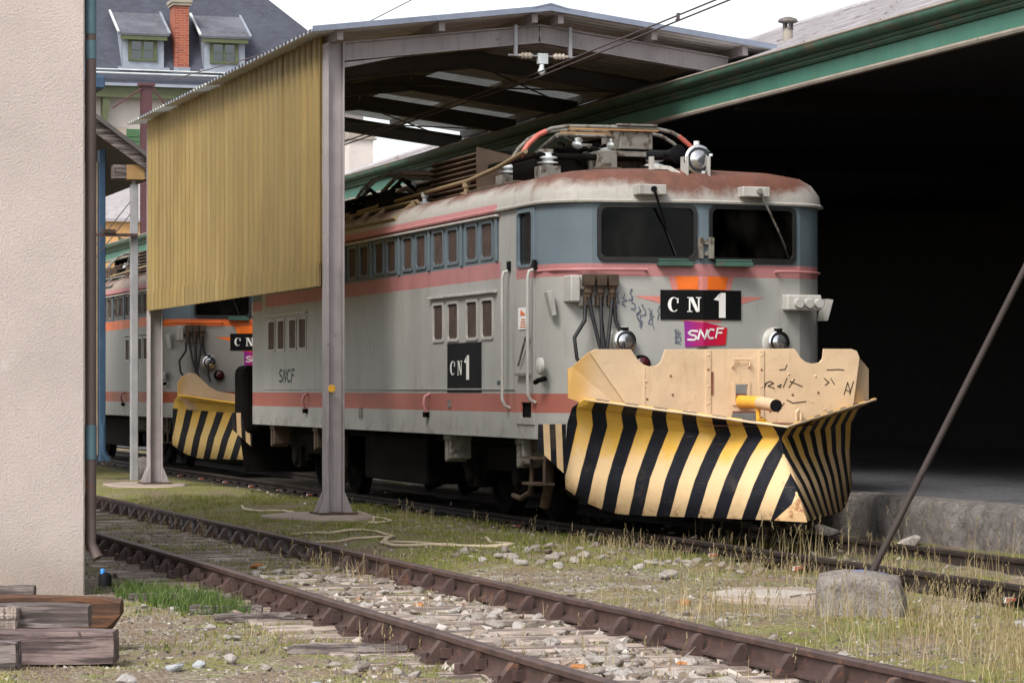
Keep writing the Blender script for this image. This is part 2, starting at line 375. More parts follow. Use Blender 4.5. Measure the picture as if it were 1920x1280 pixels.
def slate(name, col, k=9.):
    t = NT(name); c = t.coord('Object', False); x, y, z = t.sep(c)
    row = t.math('MULTIPLY', z, k); ri = t.math('FLOOR', row); rf = t.math('FRACT', row)
    xx = t.math('ADD', t.math('MULTIPLY', x, 6.5), t.math('MULTIPLY', ri, .5)); xf = t.math('FRACT', xx)
    comb = t.n.new('ShaderNodeCombineXYZ'); t.l.new(t.math('FLOOR', xx), comb.inputs[0]); t.l.new(ri, comb.inputs[1])
    wn_ = t.n.new('ShaderNodeTexWhiteNoise'); t.l.new(comb.outputs[0], wn_.inputs['Vector'])
    base = t.ramp(wn_.outputs['Value'], [(0, lum(col, .85)), (1, lum(col, 1.18))])
    gap = t.math('MAXIMUM', t.math('LESS_THAN', rf, .14), t.math('LESS_THAN', xf, .07))
    base = t.mix(t.math('MULTIPLY', gap, .5), base, lum(col, .35)); base = t.mix(t.step(t.noise(c, .7, 5, .6), .5, .75), base, lum(col, 1.5))
    t.set('Base Color', base); t.set('Roughness', .6); t.bump(rf, .4, .03); return t.m

PAL1 = ((.36, .358, .335), (.43, .185, .185), (.38, .125, .095), (.12, .158, .182))
PAL2 = ((.27, .262, .245), (.60, .13, .03), (.28, .06, .022), (.09, .125, .15))  # second loco's grey is lowered to carry the shed shade in its paint
m_body1 = paint_loco('faded_loco_paint', *PAL1); m_body2 = paint_loco('bright_loco_paint', *PAL2)
m_roof1 = paint_roof('white_roof_paint_with_rust', (.39, .37, .335), (.12, .045, .028))
m_roof2 = paint_roof('dull_roof_paint', (.36, .28, .22), (.13, .06, .04))
m_black = mat('black_paint', (.006, .006, .007), .6, var=.4, spec=.12)
m_rubber = mat('black_rubber', (.014, .014, .014), .55, var=.3)
m_glass = glassy('windscreen_glass'); m_pane = glassy('window_glass', (.35, .37, .4), .25)
m_grille = grille('brown_grille_mesh', (.04, .024, .018), (.085, .05, .036))
m_bluegrey = mat('blue_grey_paint', PAL1[3], .5, dirt=((.1, .08, .06), .66, 9), streak=((.07, .06, .05), .4))
m_greyp = mat('light_grey_paint', (.42, .41, .38), .5, dirt=((.14, .10, .07), .66, 9), streak=((.16, .13, .1), .4))
m_greyd = mat('dirty_grey_paint', (.20, .19, .165), .7, dirt=((.07, .05, .035), .5, 9))
m_brown = mat('brown_dusty_metal', (.075, .05, .033), .8, var=.4, dirt=((.14, .08, .04), .58, 6))
m_cabin = mat('dark_cab_lining', (.010, .010, .009), .8, spec=.1)
m_under = mat('underframe_grime_shade', (.006, .005, .0045), .95, var=.5, dirt=((.018, .010, .006), .6, 7), spec=.08)  # grime tone pushed near black to carry the shade beneath the locos
m_shaderail = mat('shade_dark_rail', (.030, .021, .018), .7, var=.4, dirt=((.06, .03, .02), .58, 8), spec=.3)  # darker copy of the rail colour, with the shade under the locos painted in
m_pink = mat('faded_pink_paint', PAL1[1], .5); m_orange = mat('orange_paint', (.74, .15, .015), .5, dirt=((.5, .2, .1), .62, 8))
m_flash = mat('faded_flash_paint', (.56, .2, .17), .5); m_flash2 = mat('orange_flash_paint', (.78, .17, .02), .5)
m_white = mat('white_paint', (.78, .77, .74), .5, var=.06)
def creamm(name, col, yel, rust_lo):
    t = NT(name); c = t.coord('Object', False); x, y, z = t.sep(c)
    n = t.noise(c, 1.7, 5, .6); f = t.noise(c, 30, 5, .8); m = t.noise(t.map(c, (6, 6, 1.1)), 2.4, 6, .75); e = t.noise(c, 8, 6, .75)
    base = t.ramp(n, [(.25, lum(col, .84)), (.75, lum(col, 1.06))])
    base = t.mix(t.math('MULTIPLY', t.math('SUBTRACT', 1.0, t.step(t.math('ADD', x, t.math('MULTIPLY', n, .35)), -1.4, -1.1)), .8), base, yel)
    base = t.mix(t.math('MULTIPLY', t.step(m, .54, .72), .45), base, (.45, .26, .10))
    base = t.mix(t.math('MULTIPLY', t.step(e, rust_lo, rust_lo + .05), .8), base, (.24, .085, .025))
    base = t.mix(t.math('MULTIPLY', t.step(f, .64, .72), .35), base, (.30, .20, .12))
    scr = t.noise(t.map(c, (2, 2, 30), (0, .5, 0)), 1.6, 5, .7); base = t.mix(t.math('MULTIPLY', t.step(scr, .6, .7), .25), base, (.40, .28, .17))
    t.set('Base Color', base); t.set('Roughness', t.math('MULTIPLY_ADD', n, .3, .42))
    t.bump(t.math('ADD', t.math('MULTIPLY', t.noise(c, 2.6, 3), 1.6), t.math('MULTIPLY', e, .3)), .35, .03); return t.m
m_cream = creamm('cream_plow_paint', (.70, .52, .335), (.62, .34, .06), .66); m_shoe = creamm('rusty_shoe_paint', (.55, .36, .18), (.5, .25, .06), .52)
m_yel = mat('yellow_plow_paint', (.78, .42, .045), .5, var=.15, dirt=((.3, .12, .03), .66, 9))
m_str1 = striped('hazard_stripes', (.68, .40, .07), (.009, .010, .015), (.70, .50, .28))
m_str2 = striped('hazard_stripes_yellow', (.58, .36, .08), (.014, .014, .016), (.60, .42, .16), True)
m_rustshelf = mat('rusty_shelf', (.22, .085, .05), .8, dirt=((.4, .2, .1), .6, 10))
m_chrome = mat('lamp_chrome', (.75, .75, .77), .18, 1.0, var=.08, bump=0); m_lens = mat('lamp_lens', (.55, .56, .58), .08, .85, var=.15, bump=.2, bscale=30)
m_redlens = mat('dark_red_lens', (.06, .01, .012), .2, var=.2, bump=0)
m_por = mat('white_porcelain', (.62, .66, .66), .25, var=.2, bump=0); m_tan = mat('tan_pipe', (.24, .18, .10), .7, dirt=((.09, .06, .04), .6, 8))
m_redtip = mat('red_horn_tip', (.52, .13, .095), .5); m_cable = mat('black_cable', (.018, .017, .019), .5, var=.3)
m_copper = mat('collector_strip', (.45, .25, .10), .5)
m_green = mat('dark_green_steel', (.045, .10, .075), .6, dirt=((.1, .08, .06), .6, 10))
m_ink = mat('blue_grey_ink', (.10, .12, .17), .7, var=.4, scale=20); m_ink2 = mat('black_marker', (.03, .022, .016), .7, var=.4, scale=30)
m_teal = mat('dark_teal_letters', (.045, .085, .09), .6)
def mk_logo():
    t = NT('logo_print'); x = t.sep(t.coord('Object', False))[0]
    t.set('Base Color', t.ramp(t.math('MULTIPLY_ADD', x, 2.2, .42), [(0, (.22, .01, .25)), (.5, (.45, .005, .07)), (1, (.6, .01, .02))])); t.set('Roughness', .45); return t.m
m_logo = mk_logo()
m_steel = mat('grey_violet_steel_paint', (.36, .325, .325), .6, var=.14, dirt=((.11, .075, .06), .64, 7), streak=((.13, .11, .10), .35))
m_clear = transl('milky_rooflight_sheet', (.62, .64, .62))
m_galvsheet = mat('galvanised_sheet_underside', (.62, .61, .58), .55, var=.15)
m_sheet_top = mat('blue_grey_roof_sheet', (.20, .23, .30), .55); m_under_sheet = mat('dark_roof_sheet', (.17, .165, .16), .7)
m_darksteel = mat('dark_purlin_steel', (.10, .09, .085), .7)
m_fibre = fibre()
m_rust = mat('rust_brown_rail', (.072, .043, .037), .46, .0, var=.4, scale=5, dirt=((.15, .075, .05), .56, 9), streak=((.045, .03, .03), .6), spec=.5, bump=.4, bscale=50)
m_railtop = m_rust
m_sleeper = wood('weathered_sleeper_wood', (.44, .36, .31), (.13, .10, .085), ax=0)
m_dsleeper = wood('purple_brown_sleeper', (.25, .185, .175), (.075, .052, .05), ax=0)
m_stones = island_mat('ballast_stone', [(0, (.15, .11, .085)), (.2, (.32, .27, .23)), (.55, (.43, .375, .33)), (.86, (.53, .49, .455)), (1, (.30, .17, .11))])
m_stones_s = island_mat('gravel_stone', [(0, (.08, .068, .06)), (.4, (.20, .17, .145)), (.8, (.31, .27, .235)), (1, (.44, .41, .38))], bump=False)
m_rockw = rockm('pale_rock', [(0, (.30, .23, .18)), (.2, (.46, .40, .35)), (.5, (.58, .52, .47)), (.85, (.68, .64, .60)), (1, (.46, .33, .26))])
m_rockb = mat('blue_grey_rock', (.35, .365, .385), .9, var=.3, scale=14, bump=.5, bscale=40); m_rocko = mat('rust_orange_rock', (.40, .17, .06), .9, var=.35, scale=14, bump=.5, bscale=40)
m_grass = island_mat('green_grass', [(0, (.10, .135, .02)), (.5, (.21, .245, .045)), (.8, (.31, .31, .075)), (1, (.44, .38, .15))], .7, False, .35)
m_lush = island_mat('lush_grass', [(0, (.055, .095, .02)), (.6, (.11, .175, .045)), (1, (.19, .24, .085))], .7, False, .35)
m_dry = island_mat('dry_grass', [(0, (.22, .165, .075)), (.5, (.40, .315, .16)), (1, (.56, .47, .29))], .8, False, .3)
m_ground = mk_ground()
m_wall = rendered('pink_cream_roughcast', (.575, .49, .455), 58, .6); m_conc = rendered('worn_concrete', (.42, .345, .295), 40, .4)
m_wash = rendered('worn_whitewash', (.60, .56, .52), 40, .4)
m_asphalt = mat('platform_asphalt', (.10, .10, .108), .95, var=.55, scale=16, dirt=((.045, .043, .045), .55, 2.2), bump=1.0, bscale=60, spec=.2)
m_kerb = mat('platform_stone', (.19, .172, .16), .92, var=.3, scale=6, dirt=((.10, .085, .075), .54, 6), bump=1.0, bscale=20)
def rough_stone(name, dark, mid, light, k=9., amt=1.0):
    t = NT(name); c = t.coord('Object', True); n = t.noise(c, k, 9, .72); g = t.noise(c, k * 4.5, 6, .75); b = t.noise(c, 1.3, 5, .6)
    base = t.ramp(n, [(.3, dark), (.5, mid), (.72, light)])
    base = t.mix(t.math('MULTIPLY', t.step(g, .52, .66), .5), base, lum(dark, .8))
    base = t.mix(t.math('MULTIPLY', t.step(b, .5, .7), .5), base, lum(mid, .7))
    oi = t.n.new('ShaderNodeObjectInfo'); base = t.mix(t.math('MULTIPLY', oi.outputs['Random'], .45), base, lum(mid, .55))
    base = t.mix(t.math('MULTIPLY', t.step(t.noise(c, 3.1, 6, .7), .6, .68), .6), base, (.15, .10, .06))
    t.set('Base Color', base); t.set('Roughness', .95); t.set('Specular IOR Level', .2); t.bump(t.math('ADD', n, t.math('MULTIPLY', g, .5)), amt, .06); return t.m
m_kerb = rough_stone('platform_stone', (.09, .08, .073), (.25, .225, .21), (.42, .385, .36))
m_fascia = mat('green_fascia_paint', (.065, .20, .145), .55, var=.15, scale=1.5, dirt=((.12, .17, .13), .64, 5), streak=((.13, .22, .17), .5))
m_gutter = mat('stained_green_gutter', (.045, .115, .08), .6, var=.3, scale=2.5, dirt=((.11, .10, .07), .52, 4), streak=((.09, .08, .06), .6))
m_palelip = mat('weathered_pale_edge', (.30, .265, .22), .8, dirt=((.09, .13, .09), .6, 5))
m_zinc = mat('zinc_roof', (.36, .34, .35), .5, var=.15, dirt=((.24, .2, .2), .55, 3)); m_shadewall = mat('shade_dark_wall', (.018, .016, .015), .95, var=.3)  # wall colour near black: deep interior shade is put into it
m_slate = slate('slate_roof', (.050, .055, .078), 13.); m_slate2 = slate('dormer_slate', (.10, .105, .125), 13.); m_render = rendered('station_render', (.55, .50, .46), 12, .2)
m_oliv = mat('olive_green_paint', (.085, .10, .048), .6); m_shutter = mat('shutter_green', (.06, .14, .06), .6)
m_brick = brickm(); m_dzinc = mat('dormer_zinc', (.26, .29, .34), .5)
m_orangew = mat('apricot_render', (.68, .40, .17), .9); m_bluep = mat('blue_gutter_paint', (.035, .075, .13), .5, dirt=((.12, .1, .09), .62, 8))
m_maroon = mat('maroon_mast_paint', (.085, .035, .04), .65); m_timber = wood('grey_timber', (.27, .225, .21), (.06, .045, .042), ax=0)
m_timbery = wood('grey_timber_y', (.25, .21, .185), (.07, .055, .05), ax=1)
m_tanwall = mat('tan_plank_wall', (.28, .21, .14), .8); m_galv = mat('galvanised_post', (.33, .33, .34), .5, dirt=((.2, .12, .08), .64, 5), streak=((.18, .13, .1), .5))
m_ochre = mat('ochre_stain_wood', (.36, .22, .09), .85)
m_pipebrown = mat('brown_downpipe', (.10, .072, .065), .6, dirt=((.17, .06, .04), .62, 3)); m_pipeblue = mat('blue_downpipe_patch', (.08, .15, .18), .6)
m_stoneblock = mat('weathered_stone_block', (.34, .305, .28), .95, var=.4, scale=7, dirt=((.12, .085, .06), .53, 5), bump=1.0, bscale=22)
m_stoneblock = rough_stone('weathered_stone_block', (.17, .14, .12), (.42, .375, .34), (.60, .56, .52), 8.)
m_bluestain = mat('blue_paint_stain', (.14, .16, .28), .9, var=.4, scale=14); m_rod = mat('rusty_rod', (.035, .025, .022), .7, dirt=((.08, .04, .03), .6, 14))
m_rope = mat('tan_hose', (.52, .43, .30), .75, var=.2, scale=12); m_beamrust = wood('rusty_brown_beam', (.17, .075, .035), (.06, .03, .018), ax=0)
m_redm = mat('red_marker_paint', (.40, .09, .06), .6); m_bluecap = mat('blue_plastic', (.03, .22, .62), .4)
m_insul = mat('cream_insulator', (.5, .44, .36), .4); m_wire = mat('dark_wire', (.09, .07, .07), .6)
# ------------------------------------------------------------------ locomotive
HW, LB = 1.50, 14.2
PLAN = [(0, 0), (1.1, .157), (1.24, .23), (1.37, .35), (1.46, .52), (HW, .74)]
def yf(x):      # the front's plan line
    x = abs(x)
    for (a, b), (c, d) in zip(PLAN, PLAN[1:]):
        if x <= c: return b + (d - b) * (x - a) / (c - a)
    return PLAN[-1][1]
def wall_panel(mb, p0, p1, z0, z1, holes=()):
    L = math.hypot(p1[0] - p0[0], p1[1] - p0[1]); ss = sorted({0, L, *[h[i] for h in holes for i in (0, 1)]}); zs = sorted({z0, z1, *[h[i] for h in holes for i in (2, 3)]})
    P = lambda s, z: (p0[0] + (p1[0] - p0[0]) * s / L, p0[1] + (p1[1] - p0[1]) * s / L, z)
    for a, b in zip(ss, ss[1:]):
        for c, d in zip(zs, zs[1:]):
            if any(h[0] <= (a + b) / 2 <= h[1] and h[2] <= (c + d) / 2 <= h[3] for h in holes): continue
            mb.quad(P(a, c), P(b, c), P(b, d), P(a, d))
def clipx(poly, sgn):
    out = []
    for i in range(len(poly)):
        a, b = poly[i], poly[(i + 1) % len(poly)]; ina, inb = sgn * a[0] >= 0, sgn * b[0] >= 0
        if ina: out.append(a)
        if ina != inb:
            t = a[0] / (a[0] - b[0]); out.append((0.0, a[1] + (b[1] - a[1]) * t))
    return out
def front_decal(polys, lift):
    mb = MB()
    for p in polys:
        for sg in (-1, 1):
            q = clipx(p, sg)
            if len(q) > 2: mb.add([(x, yf(x) - lift, z) for x, z in q], [tuple(range(len(q)))])
    return mb
def side_decal(polys, y_of, lift):
    mb = MB()
    for p in polys: mb.add([(-HW - lift, y_of(a), z) for a, z in p], [tuple(range(len(p)))])
    return mb
def stroke(pts, w):
    out = []
    for a, b in zip(pts, pts[1:]):
        dx, dy = b[0] - a[0], b[1] - a[1]; L = math.hypot(dx, dy) or 1; nx, ny = -dy / L * w / 2, dx / L * w / 2; ex, ey = dx / L * w * .3, dy / L * w * .3
        out.append([(a[0] - ex + nx, a[1] - ey + ny), (a[0] - ex - nx, a[1] - ey - ny), (b[0] + ex - nx, b[1] + ey - ny), (b[0] + ex + nx, b[1] + ey + ny)])
    return out
def letter(ch, x, z, w, h):
    P = lambda *q: [(x + a * w, z + b * h) for a, b in q]
    if ch == 'C':
        out = []; n = 14
        for k in range(n):
            q = []
            for t in (R(48 + 264 * k / n), R(48 + 264 * (k + 1) / n)): q.append(((.5 + .5 * math.cos(t), .5 + .5 * math.sin(t)), (.56 + .27 * math.cos(t), .5 + .45 * math.sin(t))))
            out.append(P(q[0][0], q[0][1], q[1][1], q[1][0]))
        return out + [P((.78, .6), (.92, .6), (.92, .95), (.82, .9))]
    if ch == 'N':
        return [P((.08, 0), (.2, 0), (.2, 1), (.08, 1)), P((.8, 0), (.92, 0), (.92, 1), (.8, 1)), P((.08, 1), (.4, 1), (.92, 0), (.66, 0)), P((-.06, 0), (.36, 0), (.36, .06), (-.06, .06)), P((.64, .94), (1.06, .94), (1.06, 1), (.64, 1)), P((-.06, .94), (.2, .94), (.2, 1), (-.06, 1))]
    if ch == '1':
        return [P((.42, 0), (.95, 0), (.95, 1), (.55, 1), (.42, .9)), P((.0, .72), (.42, .68), (.62, 1), (.42, .95))]
    if ch == 'S': L = [(.95, .95), (.35, 1), (.08, .78), (.3, .55), (.7, .48), (.9, .25), (.65, .02), (.0, .05)]
    if ch == 'n': L = [(.02, 0), (.25, 1), (.72, .05), (.98, 1)]
    if ch == 'c': L = [(.98, .92), (.5, 1), (.12, .7), (.1, .25), (.4, 0), (.85, .06)]
    if ch == 'f': L = [(.05, 0), (.3, 1), (1.05, 1)]
    s = stroke([(x + a * w, z + b * h) for a, b in L], h * .2)
    if ch == 'f': s += stroke([(x + .2 * w, z + .55 * h), (x + .85 * w, z + .55 * h)], h * .2)
    return s
def make_loco(label, loc, body, roofm, pal, first):
    T = thing('locomotive', label, 'locomotive', loc)
    B = lambda mb, name, m, par=None, **k: mb.build(name, m, par or T, local=True, **k)
    # --- body shell with real openings
    up = [(2.12 + 1.25 * k + d, 2.12 + 1.25 * k + d + w) for k in range(8) for d, w in ((0, .36), (.55, .38))]
    lo = [(2.11, 2.47), (2.66, 3.02), (3.36, 3.73), (3.93, 4.32), (10.28, 10.64), (10.84, 11.21), (11.52, 11.88), (12.09, 12.49)]
    holes = [(a - .74, b - .74, 2.93, 3.28) for a, b in up] + [(a - .74, b - .74, 2.10, 2.48) for a, b in lo] + [(.77 - .74, 1.21 - .74, 2.80, 3.31), (.80 - .74, 1.13 - .74, 1.27, 1.42)]
    mb = MB(); L0 = math.hypot(1.1, .157); sx = L0 / 1.1
    for sg in (-1, 1):
        wall_panel(mb, (0, 0), (sg * 1.1, .157), 1.06, 3.40, [(.08 * sx, 1.03 * sx, 2.83, 3.34)])
        for a, b in zip(PLAN[1:], PLAN[2:]): wall_panel(mb, (sg * a[0], a[1]), (sg * b[0], b[1]), 1.06, 3.40)
        for a, b in zip(PLAN, PLAN[1:]): wall_panel(mb, (sg * a[0], LB - a[1]), (sg * b[0], LB - b[1]), 1.06, 3.40)
    wall_panel(mb, (-HW, .74), (-HW, LB - .74), 1.06, 3.40, holes); wall_panel(mb, (HW, .74), (HW, LB - .74), 1.06, 3.40)
    loop = [(x, y) for x, y in PLAN] + [(x, LB - y) for x, y in PLAN[::-1]] + [(-x, LB - y) for x, y in PLAN[1:]] + [(-x, y) for x, y in PLAN[:0:-1]]
    mb.add([(x, y, 1.06) for x, y in loop], [tuple(range(len(loop)))])
    me = bpy.data.meshes.new('body'); me.from_pydata(mb.v, [], mb.f); bm = bmesh.new(); bm.from_mesh(me); bmesh.ops.remove_doubles(bm, verts=bm.verts, dist=.0005); bmesh.ops.recalc_face_normals(bm, faces=bm.faces); bm.to_mesh(me); bm.free()
    for p in me.polygons: p.use_smooth = True
    me.set_sharp_from_angle(angle=R(24)); shell = link('body', me, body, T)
    # --- roof
    loop = [(x, y) for x, y in PLAN] + [(x, LB - y) for x, y in PLAN[::-1]] + [(-x, LB - y) for x, y in PLAN[1:]] + [(-x, y) for x, y in PLAN[:0:-1]]
    rows = []
    for o, z in ((-.01, 3.372), (-.042, 3.377), (-.046, 3.395), (-.022, 3.41), (-.012, 3.50), (.05, 3.60), (.15, 3.672), (.38, 3.725), (.8, 3.765), (1.2, 3.785), (1.46, 3.79)):
        rows.append([(x * (1 - o / HW), LB / 2 + (y - LB / 2) * (1 - o * (.8 if o > 0 else 1) / (LB / 2)), z) for x, y in loop])
    rf = B(MB().grid(rows, True), 'roof', roofm, smooth=50)
    # --- windscreens
    for sg in (-1, 1):
        mp = lambda off: (lambda x, z: (sg * x, x * .1427 - off, z))
        w = B(MB().holed(rrect(.065, 1.05, 2.80, 3.36, .07), [rrect(.10, 1.015, 2.845, 3.325, .06)], mp(.025), mp(-.02)), 'windscreen_frame', m_rubber, bevel=.006)
        B(MB().prism(rrect(.095, 1.02, 2.84, 3.33, .06), mp(-.004), mp(-.010)), 'windscreen', m_glass, w)
    # cab interior seen through the glass
    B(MB().box(-1.44, 1.44, 1.80, 1.84, 1.2, 3.6).box(-1.44, 1.44, .8, 1.8, 1.6, 1.64), 'cab_bulkhead', m_cabin)
    B(MB().box(-1.2, 1.2, .42, .85, 2.3, 2.74).box(-.9, -.3, .5, .8, 2.74, 2.86).box(.3, .75, .5, .75, 2.74, 2.84), 'driving_desk', m_green, bevel=.02)
    B(MB().box(.45, .9, 1.25, 1.4, 2.3, 3.02).box(.45, .9, 1.0, 1.4, 2.2, 2.35), 'driver_seat', m_black, bevel=.03)
    # --- side windows: frame + mesh grille, shared meshes
    def win_proto(w, h, fm):
        q = MB().holed(rrect(-.03, w + .03, -.03, h + .03, .02, 2), [rrect(.002, w - .002, .002, h - .002, .035, 3)], lambda a, z: (-.014, a, z), lambda a, z: (.02, a, z)).mesh('window')
        g = MB().box(.006, .012, -.02, w + .02, -.02, h + .02).mesh('grille'); q.materials.append(fm); g.materials.append(m_grille); return q, g
    pu = win_proto(.37, .35, m_bluegrey if first else m_greyd); pl = win_proto(.37, .38, m_greyp)
    for lst, z0, (q, g) in ((up, 2.93, pu), (lo, 2.10, pl)):
        for a, b in lst:
            o = link('window', q, None, T); o.location = (-HW, a - .005, z0); link('grille', g, None, o)
    for k in range(9):
        B(MB().box(-HW - .022, -HW, 2.12 + 1.25 * k - .20, 2.12 + 1.25 * k - .12, 2.87, 3.36), 'window_post', m_bluegrey, bevel=.006)
    for a, b in ((1.95, 4.42), (10.18, 12.62)):
        B(MB().box(-HW - .045, -HW, a, b, 2.545, 2.575), 'rain_strip', m_greyp, bevel=.006)
    B(MB().box(-HW - .05, -HW, 1.86, 12.6, 3.325, 3.35), 'rain_strip', m_greyp, bevel=.006)
    # --- cab door
    d = B(MB().holed([(.725, 1.2), (1.28, 1.2), (1.28, 3.36), (.725, 3.36)], [rrect(.77, 1.21, 2.79, 3.32, .05), [(.80, 1.27), (1.13, 1.27), (1.13, 1.42), (.80, 1.42)]], lambda a, z: (-HW - .014, a, z), lambda a, z: (-HW + .01, a, z)), 'cab_door', body, bevel=.004)
    B(MB().box(-HW + .012, -HW + .018, .75, 1.24, 2.77, 3.34), 'window_pane', m_pane, d)
    B(MB().holed(rrect(.74, 1.245, 2.765, 3.345, .06), [rrect(.77, 1.215, 2.795, 3.315, .05)], lambda a, z: (-HW - .026, a, z), lambda a, z: (-HW - .008, a, z)), 'window_frame', m_bluegrey, d)
    B(MB().box(-HW + .02, -HW + .2, .77, 1.16, 1.25, 1.44), 'step_recess', m_under, d)
    B(MB().tube([(-HW - .04, 1.13, 1.79), (-HW - .05, .86, 2.07), (-HW - .05, .78, 2.08)], .012), 'door_lever', m_greyd, d)
    B(MB().box(-HW - .06, -HW, .8, 1.2, 1.685, 1.715), 'door_ledge', m_greyd, d)
    for yy, z0, z1 in ((1.52, 1.39, 2.76), (.69, 1.45, 2.74)):
        B(MB().tube([(-HW, yy, z0 - .03), (-HW - .06, yy, z0), (-HW - .085, yy, z0 + .06), (-HW - .085, yy, z1 - .08), (-HW - .07, yy, z1 - .02), (-HW, yy, z1)], .017), 'handrail', m_greyp if first else m_greyd, smooth=60)
        B(MB().box(-HW - .03, -HW, yy - .03, yy + .03, z1 - .01, z1 + .09), 'handrail_bracket', m_black)
    # --- sticker, plates, fittings on the near side
    if first:
        B(side_decal([[(0, 2.15), (.33, 2.15), (.33, 2.37), (0, 2.37)]], lambda a: 1.19 - a, .022), 'warning_sticker', m_white)
        B(side_decal([[(.08, 2.29), (.26, 2.29), (.09, 2.35)]] + [[(.06 + q, 2.17 + .025 * k), (.27 - q, 2.17 + .025 * k), (.27 - q, 2.18 + .025 * k), (.06 + q, 2.18 + .025 * k)] for k, q in ((0, 0), (1, .02), (2, .03), (3, .05))], lambda a: 1.19 - a, .025), 'sticker_print', m_orange)
        pl_ = B(MB().box(-HW - .006, -HW + .01, 2.5, 3.75, 1.52, 2.05), 'number_plate', m_black)
        for ys_ in (4.75, 6.35, 8.1, 9.75): B(MB().box(-HW - .004, -HW + .004, ys_, ys_ + .03, 1.53, 2.66), 'panel_seam', body, bevel=.002)
        B(MB().box(-HW - .012, -HW, 1.35, 12.8, 1.548, 1.562), 'body_moulding', body)
        for q in (letter('C', .12, 1.705, .2, .155), letter('N', .4, 1.705, .17, .155), letter('1', .64, 1.655, .2, .26)): B(side_decal(q, lambda a: 3.75 - a, .010), 'letter', m_white, pl_)
        for i, ch in enumerate('Sncf'): B(side_decal(letter(ch, .06 + i * .23, 1.655, .19, .16), lambda a: 11.88 - a, .004), 'faded_letter', m_teal)
        B(side_decal([[(0, 1.6), (.13, 1.6), (.13, 1.64), (0, 1.64)]], lambda a: 1.95 - a, .005), 'small_blue_label', m_teal)
    B(MB().lathe((-HW - .02, .45, 1.78), (-1, 0, 0), [(0, .085), (.03, .085), (.045, .06), (.05, 0)], 14), 'socket_cover', m_greyp, smooth=40)
    B(MB().tube([(-HW + .02, .42, 1.66), (-HW - .06, .43, 1.64), (-HW - .07, .5, 1.62)], .025), 'socket_hose', m_under)
    for yy in (4.45, 10.17):
        k = B(MB().tube([(-HW, yy, 1.5), (-HW - .06, yy, 1.47), (-HW - .075, yy, 1.38), (-HW - .04, yy, 1.30)], .02), 'lifting_hook', m_pink, smooth=60)
        B(MB().box(-HW - .05, -HW, yy + .02, yy + .12, 1.24, 1.30), 'hook_lug', m_under, k)
    B(MB().box(-HW - .02, -HW, 3.62, 3.7, 1.36, 1.44).box(-HW - .02, -HW, 7.38, 7.5, 1.2, 1.33), 'cover_plate', m_greyd)
    for yy in (1.28, 3.85, 9.9, 12.4):
        B(MB().prism([(0, 1.06), (.06, 1.06), (.06, .82), (.03, .78), (0, .80)], lambda a, z: (-HW + .06, yy + a, z), lambda a, z: (-HW + .3, yy + a, z)).prism([(.14, 1.06), (.22, 1.06), (.22, .78), (.18, .75), (.14, .78)], lambda a, z: (-HW + .06, yy + a, z), lambda a, z: (-HW + .3, yy + a, z)).box(-HW + .05, -HW + .3, yy - .02, yy + .24, 1.0, 1.058), 'jacking_bracket', m_greyd if yy < 5 else m_brown, bevel=.008)  # rear brackets use a darker material in place of the shed's shade
    B(MB().tube([(-HW + .1, .72, 1.06), (-HW + .1, .72, .62)], .018).tube([(-HW + .1, 1.12, 1.06), (-HW + .1, 1.12, .62)], .018).box(-HW, -HW + .2, .7, 1.14, .60, .625).box(-HW, -HW + .2, .7, 1.14, .86, .88), 'entry_steps', m_brown)
    # --- front: flash, plates, logo
    g = .003
    B(front_decal([[(-.35, 2.66), (.35, 2.66), (.2, 2.21), (-.2, 2.21)], [(-.69, 2.465), (-.28, 2.465), (-.2, 2.3), (-.3, 2.36)], [(.69, 2.465), (.28, 2.465), (.2, 2.3), (.3, 2.36)]], g), 'front_flash', m_flash if first else m_flash2)
    B(front_decal([[(-.28, 2.66), (-.05, 2.66), (-.05, 2.53), (-.25, 2.53)], [(.05, 2.66), (.28, 2.66), (.25, 2.53), (.05, 2.53)]], g + .004), 'orange_patch', m_orange)
    mbp = MB()
    for sg in (-1, 1): mbp.prism([(0, 2.235), (.425, 2.235), (.425, 2.525), (0, 2.525)], lambda x, z: (sg * x, x * .1427 - .012, z), lambda x, z: (sg * x, x * .1427 - .002, z))
    pl_ = B(mbp, 'number_plate', m_black)
    for q in (letter('C', -.355, 2.31, .115, .145), letter('N', -.155, 2.31, .125, .145), letter('1', .115, 2.255, .14, .245)): B(front_decal(q, .016), 'letter', m_white, pl_)
    lg = B(front_decal([[(-.19, 2.222), (.05, 2.205), (.27, 2.155), (.25, 1.99), (-.18, 1.965)]], .009), 'logo_panel', m_logo)
    for i, (ch, x, w) in enumerate((('S', -.155, .1), ('n', -.055, .1), ('c', .045, .075), ('f', .135, .085))): B(front_decal(letter(ch, x, 2.035 + .008 * i, w, .092), .013), 'logo_letter', m_white, lg)
    if first:
        rs = random.Random(3)
        for x, z, n, hgt in ((-.84, 2.50, 5, .14), (-.78, 2.48, 8, .12), (-.72, 2.52, 6, .08), (-.70, 2.46, 9, .16), (-.64, 2.36, 9, .16), (-.60, 2.38, 7, .2), (-.53, 2.33, 9, .14), (-.50, 2.33, 7, .16), (-.44, 2.36, 6, .12), (-.26, 2.14, 10, .14), (-.24, 2.13, 8, .12)):
            p = [(x, z)]
            for k in range(n): p.append((x + rs.uniform(-.028, .028), z - hgt * (k + 1) / n + rs.uniform(-.03, .03)))
            B(front_decal(stroke(p, rs.uniform(.006, .011)), .005 + .0003 * n), 'graffiti_scribble', m_ink)
        for sg in (-1, 1): pass
